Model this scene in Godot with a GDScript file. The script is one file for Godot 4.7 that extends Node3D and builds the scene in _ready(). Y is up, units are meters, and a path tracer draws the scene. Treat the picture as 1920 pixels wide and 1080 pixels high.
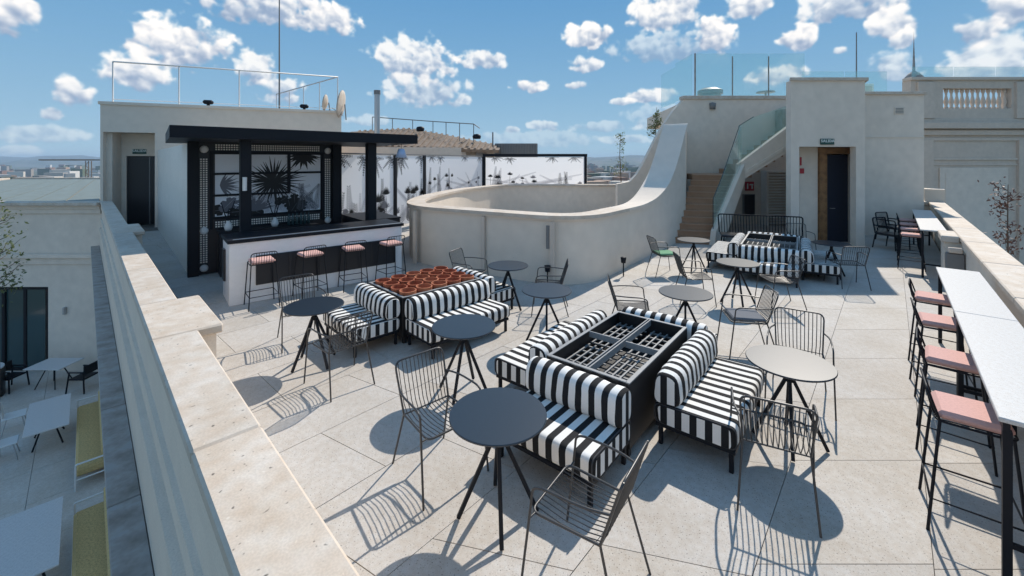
extends Node3D
# Roof terrace in late-summer sun. Plan coordinates are (x, d): x to the right, d metres ahead (z = -d).

var M = {}
var taken = {}
var rng = RandomNumberGenerator.new()

# ---------------------------------------------------------------- helpers
func V(p, y) -> Vector3:
	return Vector3(p.x, y, -p.y)

func S() -> SurfaceTool:
	var s = SurfaceTool.new()
	s.begin(Mesh.PRIMITIVE_TRIANGLES)
	s.set_smooth_group(-1)
	return s

func numbered(called):
	if not taken.has(called):
		taken[called] = 0
		return called
	taken[called] += 1
	return "%s_%03d" % [called, taken[called]]

func tag(o, label, category, group = "", kind = ""):
	if label: o.set_meta("label", label)
	if category: o.set_meta("category", category)
	if group: o.set_meta("group", group)
	if kind: o.set_meta("kind", kind)
	return o

func thing(called, label, category, at = Vector3.ZERO, turn = 0.0, group = ""):
	var o = Node3D.new()
	o.name = numbered(called)
	add_child(o)
	o.position = at
	o.rotation.y = turn
	return tag(o, label, category, group)

func mesh_of(s):
	s.generate_normals()
	return s.commit()

func put(called, mesh, material, parent = null):
	var o = MeshInstance3D.new()
	o.mesh = mesh
	o.material_override = material
	if parent == null:
		o.name = numbered(called)
		add_child(o)
	else:
		o.name = called
		parent.add_child(o, true)
	return o

func obj(called, s, material, parent = null):
	return put(called, mesh_of(s), material, parent)

func structure(called, s, material):
	return tag(obj(called, s, material), "", "", "", "structure")

func copy(o, at, turn, label = ""):
	var c = o.duplicate()
	c.name = numbered(String(o.name).rstrip("0123456789").trim_suffix("_"))
	add_child(c)
	c.position = at
	c.rotation.y = turn
	if label: c.set_meta("label", label)
	return c

func yaw(f) -> float:   # turn that points a thing's front (-z) along plan direction f
	return atan2(-f.x, f.y)

func tri(s, a, b, c):
	s.add_vertex(a); s.add_vertex(c); s.add_vertex(b)

func quad(s, a, b, c, d):
	tri(s, a, b, c); tri(s, a, c, d)

func face(s, pts, mid):   # a flat convex face turned away from mid
	var n = Vector3.ZERO
	for i in range(1, pts.size() - 1): n += (pts[i] - pts[0]).cross(pts[i + 1] - pts[0])
	var c = Vector3.ZERO
	for p in pts: c += p
	c /= pts.size()
	var flip = n.dot(c - mid) < 0
	for i in range(1, pts.size() - 1):
		if flip: tri(s, pts[0], pts[i + 1], pts[i])
		else: tri(s, pts[0], pts[i], pts[i + 1])

func box(s, c, size, b = 0.0, basis = Basis()):
	var h = size / 2.0
	var q = {}
	for sx in [-1, 1]:
		for sy in [-1, 1]:
			for sz in [-1, 1]:
				q[[sx, sy, sz, 0]] = c + basis * Vector3(sx * h.x, sy * (h.y - b), sz * (h.z - b))
				q[[sx, sy, sz, 1]] = c + basis * Vector3(sx * (h.x - b), sy * h.y, sz * (h.z - b))
				q[[sx, sy, sz, 2]] = c + basis * Vector3(sx * (h.x - b), sy * (h.y - b), sz * h.z)
	for k in [-1, 1]:
		face(s, [q[[k, -1, -1, 0]], q[[k, 1, -1, 0]], q[[k, 1, 1, 0]], q[[k, -1, 1, 0]]], c)
		face(s, [q[[-1, k, -1, 1]], q[[1, k, -1, 1]], q[[1, k, 1, 1]], q[[-1, k, 1, 1]]], c)
		face(s, [q[[-1, -1, k, 2]], q[[1, -1, k, 2]], q[[1, 1, k, 2]], q[[-1, 1, k, 2]]], c)
	if b <= 0: return
	for i in [-1, 1]:
		for j in [-1, 1]:
			face(s, [q[[i, j, -1, 0]], q[[i, j, 1, 0]], q[[i, j, 1, 1]], q[[i, j, -1, 1]]], c)
			face(s, [q[[i, -1, j, 0]], q[[i, 1, j, 0]], q[[i, 1, j, 2]], q[[i, -1, j, 2]]], c)
			face(s, [q[[-1, i, j, 1]], q[[1, i, j, 1]], q[[1, i, j, 2]], q[[-1, i, j, 2]]], c)
			for k in [-1, 1]:
				face(s, [q[[i, j, k, 0]], q[[i, j, k, 1]], q[[i, j, k, 2]]], c)

func area2(p):
	var a = 0.0
	for i in p.size():
		var u = p[i]
		var w = p[(i + 1) % p.size()]
		a += u.x * w.y - w.x * u.y
	return a

func prism(s, poly, y0, y1):   # plan polygon raised from y0 to y1
	var p = PackedVector2Array(poly)
	if area2(p) < 0: p.reverse()
	var n = p.size()
	for i in n:
		var a = p[i]
		var b = p[(i + 1) % n]
		quad(s, V(a, y0), V(b, y0), V(b, y1), V(a, y1))
	var t = Geometry2D.triangulate_polygon(p)
	for i in range(0, t.size(), 3):
		var q = [p[t[i]], p[t[i + 1]], p[t[i + 2]]]
		if area2(q) < 0: q.reverse()
		tri(s, V(q[0], y1), V(q[1], y1), V(q[2], y1))
		tri(s, V(q[0], y0), V(q[2], y0), V(q[1], y0))

func slab(s, poly, o, u, dep):   # polygon (a, y) in the upright plane through plan point o along u, dep thick to its right
	var p = PackedVector2Array(poly)
	if area2(p) < 0: p.reverse()
	var nn = Vector2(u.y, -u.x) * dep
	var at = func(q, k): return V(o + u * q.x + nn * k, q.y)
	var n = p.size()
	# the right-hand side (k = 1) faces the viewer when u runs to the right
	for i in n:
		var a = p[i]
		var b = p[(i + 1) % n]
		quad(s, at.call(a, 1), at.call(a, 0), at.call(b, 0), at.call(b, 1))
	var t = Geometry2D.triangulate_polygon(p)
	for i in range(0, t.size(), 3):
		var q = [p[t[i]], p[t[i + 1]], p[t[i + 2]]]
		if area2(q) < 0: q.reverse()
		tri(s, at.call(q[0], 1), at.call(q[1], 1), at.call(q[2], 1))
		tri(s, at.call(q[0], 0), at.call(q[2], 0), at.call(q[1], 0))

func strip(s, p0, p1, o0, o1, y0, y1):   # straight bar from p0 to p1, between offsets o0 and o1 to its right
	var u = (p1 - p0).normalized()
	var n = Vector2(u.y, -u.x)
	prism(s, [p0 + n * o0, p1 + n * o0, p1 + n * o1, p0 + n * o1], y0, y1)

func stone(s, p0, p1, o0, o1, y0, y1, b = 0.012):   # the same with chamfered edges
	var u = (p1 - p0).normalized()
	var n = Vector2(u.y, -u.x)
	var mid = (p0 + p1) / 2 + n * (o0 + o1) / 2
	var basis = Basis(Vector3(u.x, 0, -u.y), Vector3.UP, Vector3(n.x, 0, -n.y))
	box(s, V(mid, (y0 + y1) / 2), Vector3(p0.distance_to(p1), y1 - y0, absf(o1 - o0)), b, basis)

func normals_of(pts):
	var out = []
	for i in pts.size():
		var a = pts[maxi(i - 1, 0)]
		var b = pts[mini(i + 1, pts.size() - 1)]
		var n = Vector2.ZERO
		var u = (b - a).normalized()
		n = Vector2(u.y, -u.x)
		if i > 0 and i < pts.size() - 1:
			var u1 = (pts[i] - a).normalized()
			n /= maxf(0.5, n.dot(Vector2(u1.y, -u1.x)))
		out.append(n)
	return out

func sweep(s, pts, nrm, i0, i1, o0, o1, lo, hi):   # section between offsets and heights along a bent plan line
	var cut = func(i):
		var k = o0[i] if o0 is Array else o0
		return [V(pts[i] + nrm[i] * k, lo[i]), V(pts[i] + nrm[i] * o1, lo[i]), V(pts[i] + nrm[i] * o1, hi[i]), V(pts[i] + nrm[i] * k, hi[i])]
	for i in range(i0, i1):
		var a = cut.call(i)
		var b = cut.call(i + 1)
		var mid = Vector3.ZERO
		for k in 4: mid += (a[k] + b[k]) / 8
		for k in 4:
			s.set_smooth_group(k + 1)
			face(s, [a[k], a[(k + 1) % 4], b[(k + 1) % 4], b[k]], mid)
	s.set_smooth_group(-1)
	for e in [[i0, i0 + 1], [i1, i1 - 1]]:
		var a = cut.call(e[0])
		var b = cut.call(e[1])
		face(s, a, (b[0] + b[2]) / 2)

func bend(pts, r, n = 4):   # rounds the corners of a line
	var out = [pts[0]]
	for i in range(1, pts.size() - 1):
		var a = pts[i] + (pts[i - 1] - pts[i]).limit_length(minf(r, pts[i].distance_to(pts[i - 1]) * 0.49))
		var b = pts[i] + (pts[i + 1] - pts[i]).limit_length(minf(r, pts[i].distance_to(pts[i + 1]) * 0.49))
		for k in n + 1:
			var t = float(k) / n
			out.append(a.lerp(pts[i], t).lerp(pts[i].lerp(b, t), t))
	out.append(pts[-1])
	return out

func tube(s, pts, r, n = 6, r1 = -1.0):
	if r1 < 0: r1 = r
	var t0 = (pts[1] - pts[0]).normalized()
	var x = t0.cross(Vector3.UP if absf(t0.y) < 0.9 else Vector3.RIGHT).normalized()
	var rings = []
	for i in pts.size():
		var t = (pts[mini(i + 1, pts.size() - 1)] - pts[maxi(i - 1, 0)]).normalized()
		x = (x - t * x.dot(t)).normalized()
		var y = t.cross(x)
		var rr = lerpf(r, r1, float(i) / (pts.size() - 1))
		var ring = []
		for k in n: ring.append(pts[i] + (x * cos(TAU * k / n) + y * sin(TAU * k / n)) * rr)
		rings.append(ring)
	s.set_smooth_group(1)
	for i in pts.size() - 1:
		for k in n:
			var j = (k + 1) % n
			quad(s, rings[i][k], rings[i][j], rings[i + 1][j], rings[i + 1][k])
	s.set_smooth_group(-1)
	for k in range(1, n - 1):
		tri(s, rings[0][0], rings[0][k + 1], rings[0][k])
		tri(s, rings[-1][0], rings[-1][k], rings[-1][k + 1])

func bar(s, a, b, w):   # square bar
	var t = (b - a).normalized()
	var x = t.cross(Vector3.UP if absf(t.y) < 0.95 else Vector3.RIGHT).normalized()
	box(s, (a + b) / 2, Vector3(w, w, a.distance_to(b)), w * 0.12, Basis(x, t.cross(x), t))

func lathe(s, prof, n = 24, c = Vector3.ZERO, smooth = true):   # prof: (radius, height) from bottom up the outside
	for i in prof.size() - 1:
		s.set_smooth_group(i + 1 if not smooth else 1)
		var a = prof[i]
		var b = prof[i + 1]
		for k in n:
			var e0 = Vector3(cos(TAU * k / n), 0, -sin(TAU * k / n))
			var e1 = Vector3(cos(TAU * (k + 1) / n), 0, -sin(TAU * (k + 1) / n))
			var p = [c + e0 * a.x + Vector3(0, a.y, 0), c + e1 * a.x + Vector3(0, a.y, 0), c + e1 * b.x + Vector3(0, b.y, 0), c + e0 * b.x + Vector3(0, b.y, 0)]
			if a.x < 1e-5: tri(s, p[0], p[2], p[3])
			elif b.x < 1e-5: tri(s, p[0], p[1], p[2])
			else: quad(s, p[0], p[1], p[2], p[3])
	s.set_smooth_group(-1)

# ---------------------------------------------------------------- materials
func rgb(r, g, b) -> Color:
	return Color(r, g, b).linear_to_srgb()

func noise(kind, freq, sd, oct = 4):
	var n = FastNoiseLite.new()
	n.noise_type = kind
	n.frequency = freq
	n.seed = sd
	n.fractal_octaves = oct
	return n

func grain(size, sd, coarse, coarse_amp, fine, fine_amp, dark = 0.0, light = 0.0, tint = Color(1, 1, 1), tint_amp = 0.0):
	# greyish multiplier with patches, grain and a share of dark and pale specks
	var a = noise(FastNoiseLite.TYPE_SIMPLEX_SMOOTH, coarse, sd).get_seamless_image(size, size).get_data()
	var b = noise(FastNoiseLite.TYPE_SIMPLEX, fine, sd + 1, 2).get_seamless_image(size, size).get_data()
	var c = noise(FastNoiseLite.TYPE_SIMPLEX_SMOOTH, fine * 0.45, sd + 2, 1).get_seamless_image(size, size).get_data()
	var out = PackedByteArray()
	out.resize(size * size * 3)
	for i in size * size:
		var va = a[i] / 255.0 - 0.5
		var v = 0.945 + va * coarse_amp + (b[i] / 255.0 - 0.5) * fine_amp
		var sp = c[i] / 255.0
		if sp < dark: v *= lerpf(0.45, 1.0, sp / dark)
		elif sp > 1.0 - light: v *= lerpf(1.14, 1.0, (1.0 - sp) / light)
		var k = clampf((0.5 - va) * tint_amp, 0.0, 1.0)
		out[i * 3] = int(clampf(v * lerpf(1.0, tint.r, k), 0, 1) * 255)
		out[i * 3 + 1] = int(clampf(v * lerpf(1.0, tint.g, k), 0, 1) * 255)
		out[i * 3 + 2] = int(clampf(v * lerpf(1.0, tint.b, k), 0, 1) * 255)
	return ImageTexture.create_from_image(Image.create_from_data(size, size, false, Image.FORMAT_RGB8, out))

func mat(called, c, rough, metal = 0.0):
	var m = StandardMaterial3D.new()
	m.resource_name = called
	m.albedo_color = rgb(c[0], c[1], c[2])
	m.roughness = rough
	m.metallic = metal
	M[called] = m
	return m

func textured(m, tex, metres, tex2 = null, metres2 = 1.0, relief = 0.0):
	m.albedo_texture = tex
	m.uv1_triplanar = true
	m.uv1_world_triplanar = true
	m.uv1_scale = Vector3.ONE / metres
	if tex2:
		m.detail_enabled = true
		m.detail_albedo = tex2
		m.detail_blend_mode = BaseMaterial3D.BLEND_MODE_MUL
		m.detail_uv_layer = BaseMaterial3D.DETAIL_UV_2
		m.uv2_triplanar = true
		m.uv2_world_triplanar = true
		m.uv2_scale = Vector3.ONE / metres2
	if relief > 0:
		m.heightmap_enabled = true
		m.heightmap_texture = tex
		m.heightmap_scale = relief
	return m

func pane(called, c, alpha):
	var m = mat(called, c, 0.02)
	m.transparency = BaseMaterial3D.TRANSPARENCY_ALPHA
	m.albedo_color.a = alpha
	return m

func make_materials():
	var patch = grain(512, 11, 0.008, 0.08, 0.05, 0.03, 0.0, 0.0, Color(1.0, 0.97, 0.93), 0.8)
	var wear = grain(512, 13, 0.008, 0.34, 0.05, 0.08, 0.0, 0.0, Color(1.0, 0.95, 0.88), 0.9)
	var patch2 = grain(512, 23, 0.006, 0.035, 0.03, 0.03)
	var agg = grain(512, 31, 0.02, 0.06, 0.22, 0.15, 0.17, 0.18, Color(1, 0.95, 0.9), 0.5)
	var lime = grain(512, 41, 0.012, 0.06, 0.13, 0.07, 0.10, 0.08, Color(1.0, 0.95, 0.90), 0.9)
	var stucco = grain(512, 51, 0.01, 0.03, 0.15, 0.07, 0.04, 0.0)
	var granite = grain(256, 61, 0.02, 0.1, 0.3, 0.3, 0.1, 0.2)
	var weave = grain(256, 71, 0.02, 0.08, 0.4, 0.16)
	textured(mat("paving", [0.585, 0.57, 0.55], 0.8), agg, 0.7, patch, 5.0, 0.06)
	textured(mat("paving_warm", [0.59, 0.57, 0.54], 0.8), agg, 0.73, patch, 4.3, 0.06)
	textured(mat("paving_cool", [0.57, 0.56, 0.545], 0.82), agg, 0.67, patch, 6.1, 0.06)
	textured(mat("paving_bed", [0.16, 0.15, 0.14], 0.95), agg, 0.5)
	textured(mat("lower_paving", [0.76, 0.72, 0.68], 0.7), agg, 0.9, patch, 5.0)
	textured(mat("limestone", [0.74, 0.68, 0.61], 0.75), lime, 1.1, patch, 3.1, 0.1)
	textured(mat("limestone_b", [0.72, 0.67, 0.61], 0.75), lime, 1.3, patch, 2.6, 0.1)
	textured(mat("plaster", [0.95, 0.83, 0.70], 0.9), stucco, 1.6, patch2, 6.5, 0.15)
	textured(mat("plaster_cool", [0.95, 0.835, 0.715], 0.85), stucco, 1.9, patch2, 7.5, 0.12)
	textured(mat("facade", [0.80, 0.68, 0.57], 0.9), stucco, 1.4, patch2, 4.5, 0.2)
	textured(mat("panel_white", [0.93, 0.89, 0.82], 0.45), patch2, 3.0)
	textured(mat("counter_white", [0.90, 0.88, 0.87], 0.4), patch2, 2.0)
	textured(mat("lead", [0.34, 0.32, 0.31], 0.55), wear, 1.7)
	textured(mat("zinc_green", [0.20, 0.24, 0.23], 0.6), patch, 3.0)
	textured(mat("slate_top", [0.008, 0.018, 0.032], 0.35), granite, 0.25)
	M.slate_top.metallic_specular = 0.62
	textured(mat("pale_top", [0.64, 0.63, 0.615], 0.4), agg, 0.4)
	textured(mat("lower_top", [0.72, 0.70, 0.69], 0.5), granite, 0.3)
	mat("black_metal", [0.010, 0.012, 0.017], 0.5)
	M.black_metal.metallic_specular = 0.3
	textured(mat("wire_metal", [0.07, 0.07, 0.072], 0.38, 0.4), granite, 0.2)
	textured(mat("black_board", [0.012, 0.014, 0.02], 0.35), weave, 0.5)
	textured(mat("planter_metal", [0.010, 0.010, 0.012], 0.5), weave, 0.6)
	textured(mat("bar_grey", [0.30, 0.30, 0.30], 0.5), weave, 0.4)
	textured(mat("pink_cloth", [0.74, 0.44, 0.39], 0.95), weave, 0.12)
	textured(mat("green_cloth", [0.16, 0.36, 0.20], 0.95), weave, 0.12)
	textured(mat("grey_cloth", [0.16, 0.17, 0.19], 0.95), weave, 0.12)
	textured(mat("straw_cloth", [0.68, 0.49, 0.22], 0.95), grain(256, 81, 0.03, 0.3, 0.2, 0.35, 0.2, 0.2), 0.35)
	textured(mat("terracotta", [0.46, 0.13, 0.06], 0.85), wear, 0.6, weave, 0.3)
	textured(mat("terracotta_pale", [0.54, 0.19, 0.095], 0.85), wear, 0.5, weave, 0.3)
	textured(mat("wood", [0.28, 0.14, 0.055], 0.5), grain(256, 91, 0.01, 0.3, 0.06, 0.2), 0.6)
	textured(mat("stair_tile", [0.50, 0.31, 0.20], 0.8), stucco, 0.8, patch, 2.0)
	textured(mat("doorway_shade", [0.018, 0.024, 0.045], 0.45), weave, 0.5)  # dark navy standing for the shade inside the open doorway
	mat("white_paint", [0.75, 0.75, 0.74], 0.4)
	mat("rail_white", [0.8, 0.79, 0.77], 0.4)
	mat("steel", [0.45, 0.46, 0.47], 0.35, 0.7)
	mat("red_sign", [0.42, 0.02, 0.03], 0.5)
	mat("sign_green", [0.012, 0.06, 0.045], 0.5)
	mat("sign_white", [0.7, 0.75, 0.72], 0.5)
	mat("lamp_blue", [0.35, 0.48, 0.70], 0.4)
	textured(mat("grey_metal", [0.22, 0.22, 0.22], 0.55, 0.2), patch2, 1.0)
	textured(mat("roof_tile", [0.27, 0.215, 0.175], 0.9), wear, 1.5, stucco, 0.6)
	textured(mat("old_wall", [0.48, 0.43, 0.38], 0.9), wear, 3.0, stucco, 1.0)
	textured(mat("bark", [0.16, 0.12, 0.09], 0.9), stucco, 0.2)
	mat("leaf", [0.07, 0.085, 0.03], 0.6)
	M.leaf.backlight_enabled = true
	M.leaf.backlight = Color(0.35, 0.4, 0.2)
	mat("leaf_red", [0.16, 0.06, 0.035], 0.6)
	pane("glass", [0.30, 0.68, 0.62], 0.17)
	pane("glass_clear", [0.30, 0.75, 0.76], 0.16)
	mat("door_glass", [0.035, 0.07, 0.075], 0.08)
	mat("city", [1.0, 1.0, 1.0], 0.9)
	M.city.vertex_color_use_as_albedo = true
	# striped outdoor cloth: u counts stripe pairs
	var im = Image.create(256, 64, false, Image.FORMAT_RGB8)
	var wn = noise(FastNoiseLite.TYPE_SIMPLEX, 0.3, 5, 2)
	for y in 64:
		for x in 256:
			var k = wn.get_noise_2d(x, y) * 0.05
			im.set_pixel(x, y, Color(0.10 + k, 0.10 + k, 0.11 + k) if x < 122 else Color(0.93 + k, 0.92 + k, 0.90 + k))
	textured(mat("piping_cloth", [0.06, 0.06, 0.065], 0.95), weave, 0.1)
	var st = mat("stripe_cloth", [0.92, 0.92, 0.92], 0.95)
	st.albedo_texture = ImageTexture.create_from_image(im)

# ---------------------------------------------------------------- sky
func dir_of(u, v):   # viewing angles of a far cloud, from where it shows in a 1920 x 1080 frame
	var az = atan((u - 960.0) / 800.0)
	return Vector2(az, atan((300.0 - v) / 800.0 * cos(az)))

func cloud(im, n1, n2, n3, c, hw, hh, dens, grey):
	var W = im.get_width()
	var H = im.get_height()
	var px = W / TAU
	var x0 = int((c.x - hw * 1.25) * px)
	var x1 = int((c.x + hw * 1.25) * px)
	var y0 = int((PI / 2 - c.y - hh * 1.35) * px)
	var y1 = int((PI / 2 - c.y + hh * 1.1) * px)
	for y in range(maxi(y0, 0), mini(y1, H / 2 - 4)):
		var el = PI / 2 - y / px
		var dy = (el - c.y) / hh
		var ey = dy * dy * (1.0 if dy > 0 else 1.7)
		for x in range(x0, x1):
			var az = x / px
			var dx = (az - c.x) / hw
			var e = 1.0 - dx * dx - ey
			if e < -0.75: continue
			var q = Vector3(az * 128.0, el * 140.0, dens * 9.0)
			var w = n2.get_noise_3dv(q * 0.7)
			var fine = n1.get_noise_3dv(q)
			var p = q + Vector3(fine, -fine, 0) * 1.1
			var f = n3.get_noise_3dv(p)
			var val = e * 0.85 - f * 0.85 + fine * 0.55 + w * 0.42 - 0.52
			if val <= 0.0: continue
			var g = n3.get_noise_3dv(p + Vector3(0.8, 1.1, 0))
			var a = smoothstep(0.0, 0.42, val) * dens
			var core = smoothstep(0.2, 1.0, val)
			var lit = clampf(0.72 + (g - f) * 0.85 + fine * 0.22 + dy * 0.26 + w * 0.22 - core * 0.10 * grey - maxf(0.0, -dy) * 0.18 * grey, 0.34, 1.0)
			var col = Color(0.52, 0.585, 0.68).lerp(Color(0.90, 0.885, 0.87), smoothstep(0.30, 0.95, lit))
			var xx = posmod(x, W)
			im.set_pixel(xx, y, im.get_pixel(xx, y).lerp(col, a))

func make_sky():
	var W = 4096
	var H = 2048
	var im = Image.create(W, H, false, Image.FORMAT_RGB8)
	for y in H:
		var el = (0.5 - (y + 0.5) / H) * PI
		var c
		if el >= 0:
			var t = pow(clampf(el / 0.42, 0, 1), 0.62)
			c = Color(0.62, 0.72, 0.77).lerp(Color(0.325, 0.52, 0.69), t)
			c = c.lerp(Color(0.31, 0.51, 0.70), smoothstep(0.40, 1.4, el))
		else:
			c = Color(0.60, 0.66, 0.68).lerp(Color(0.45, 0.44, 0.42), smoothstep(0.0, -0.2, el))
		im.fill_rect(Rect2i(0, y, W, 1), c)
	var n1 = noise(FastNoiseLite.TYPE_SIMPLEX_SMOOTH, 0.24, 3, 5)
	n1.fractal_gain = 0.46
	var n2 = noise(FastNoiseLite.TYPE_SIMPLEX_SMOOTH, 0.11, 9, 2)
	var n3 = noise(FastNoiseLite.TYPE_CELLULAR, 0.24, 17, 3)
	n3.cellular_distance_function = FastNoiseLite.DISTANCE_EUCLIDEAN
	n3.cellular_return_type = FastNoiseLite.RETURN_DISTANCE
	n3.fractal_gain = 0.45
	var seen = [[70, 252, 110, 16, 0.45, 0.4], [1000, 262, 150, 22, 0.3, 0.3], [1130, 238, 80, 14, 0.4, 0.3], [1240, 220, 80, 30, 0.35, 0.3],
		[15, 18, 85, 50, 1, 1.1], [340, 85, 125, 52, 1, 0.7], [255, 140, 85, 34, 0.95, 0.8], [135, 175, 52, 28, 0.95, 0.8], [97, 213, 32, 12, 0.8, 0.6],
		[490, 8, 150, 48, 0.95, 1.6], [612, 36, 72, 36, 1, 0.9], [480, 132, 44, 36, 0.9, 0.6], [525, 172, 58, 28, 0.85, 0.8],
		[775, 120, 92, 54, 0.9, 0.7], [800, 172, 92, 46, 0.75, 0.8], [908, 114, 58, 24, 0.9, 0.7], [992, 163, 38, 16, 0.95, 0.9], [1105, 66, 56, 32, 1, 0.8], [1096, 122, 36, 20, 0.9, 0.7],
		[1080, 160, 26, 12, 0.85, 0.6], [1250, 22, 85, 42, 0.95, 0.8], [1240, 90, 130, 34, 0.6, 1.8], [1335, 68, 46, 44, 1, 0.7], [1400, 12, 54, 28, 0.95, 0.8], [1215, 180, 56, 16, 0.9, 0.6],
		[1165, 190, 28, 9, 0.8, 0.5], [1495, 72, 42, 30, 1, 1.0], [1572, 95, 20, 8, 0.85, 0.4], [1600, 8, 130, 32, 0.9, 1.8], [1670, 44, 52, 28, 0.95, 0.9], [1690, 76, 30, 17, 0.9, 0.7],
		[1460, 142, 78, 20, 0.85, 0.5], [1890, 14, 66, 32, 0.95, 1.4], [1825, 56, 64, 30, 0.9, 0.7], [1860, 112, 120, 44, 0.8, 0.6], [1680, 126, 72, 28, 0.7, 0.6],
		[1020, 236, 32, 14, 0.6, 0.5], [960, 243, 18, 8, 0.6, 0.4], [40, 285, 70, 10, 0.4, 0.3], [1170, 262, 60, 12, 0.4, 0.3], [690, 225, 60, 14, 0.45, 0.4]]
	for k in seen:
		var c = dir_of(k[0], k[1])
		var e = dir_of(k[0] + k[2], k[1])
		var e0 = dir_of(k[0] - k[2], k[1])
		cloud(im, n1, n2, n3, c, absf(e.x - e0.x) / 2 * 0.98, atan(k[3] / 800.0) * 0.98, k[4], k[5])
	rng.seed = 77
	for k in 210:   # unseen sky, with extra clouds added to lift and whiten light on shaded walls
		var az = rng.randf_range(-PI, PI)
		var el = rng.randf_range(0.05, 1.0)
		if absf(az) < 1.0 and el < 0.52: continue
		var hw = rng.randf_range(0.03, 0.12) / maxf(0.5, cos(el))
		cloud(im, n1, n2, n3, Vector2(az, el), hw, rng.randf_range(0.025, 0.06), rng.randf_range(0.7, 1.0), rng.randf_range(0.5, 1.4))
	var pm = PanoramaSkyMaterial.new()
	pm.panorama = ImageTexture.create_from_image(im)
	var sky = Sky.new()
	sky.sky_material = pm
	return sky

# ---------------------------------------------------------------- printed panels
func fill_poly(im, pts, col):
	var ymin = 1e9
	var ymax = -1e9
	for p in pts:
		ymin = minf(ymin, p.y)
		ymax = maxf(ymax, p.y)
	for y in range(maxi(0, int(ymin)), mini(im.get_height() - 1, int(ymax)) + 1):
		var xs = []
		for i in pts.size():
			var a = pts[i]
			var b = pts[(i + 1) % pts.size()]
			if (a.y <= y) != (b.y <= y): xs.append(a.x + (y - a.y) / (b.y - a.y) * (b.x - a.x))
		xs.sort()
		for i in range(0, xs.size() - 1, 2):
			var x0 = maxi(0, int(xs[i]))
			var x1 = mini(im.get_width() - 1, int(xs[i + 1]))
			if x1 >= x0: im.fill_rect(Rect2i(x0, y, x1 - x0 + 1, 1), col)

func blade(im, a, b, w, col):
	var u = b - a
	var n = Vector2(-u.y, u.x).normalized() * w
	fill_poly(im, [a, a.lerp(b, 0.25) + n * 0.8, a.lerp(b, 0.55) + n, b, a.lerp(b, 0.55) - n, a.lerp(b, 0.25) - n * 0.8], col)

func fan_palm(im, c, r, w, a0, a1, n, col):
	for k in n:
		var a = lerpf(a0, a1, float(k) / (n - 1)) + rng.randf_range(-0.05, 0.05)
		blade(im, c, c + Vector2(cos(a), sin(a)) * r * rng.randf_range(0.75, 1.05), w, col)

func fern(im, a, b, len, col):
	blade(im, a, b, 2.0, col)
	var u = (b - a).normalized()
	var n = int(a.distance_to(b) / 15)
	for k in n:
		var t = float(k + 1) / n
		for sg in [-1, 1]:
			blade(im, a.lerp(b, t), a.lerp(b, t) + u.rotated(sg * 0.95) * len * (1.2 - t * 0.8), 2.6, col)

func broad_leaf(im, c, r, turn, col, ground):
	var pts = []
	for k in 28:
		var a = TAU * k / 28
		var rr = r * (1.0 - 0.28 * absf(sin(a * 0.5)) + (0.0 if k % 4 else -0.34 * absf(sin(a))))
		pts.append(c + (Vector2(cos(a) * 1.2, sin(a) * 0.85) * rr).rotated(turn))
	fill_poly(im, pts, col)
	blade(im, c - Vector2(r, 0).rotated(turn), c + Vector2(r * 0.9, 0).rotated(turn), 1.6, ground)

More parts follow.
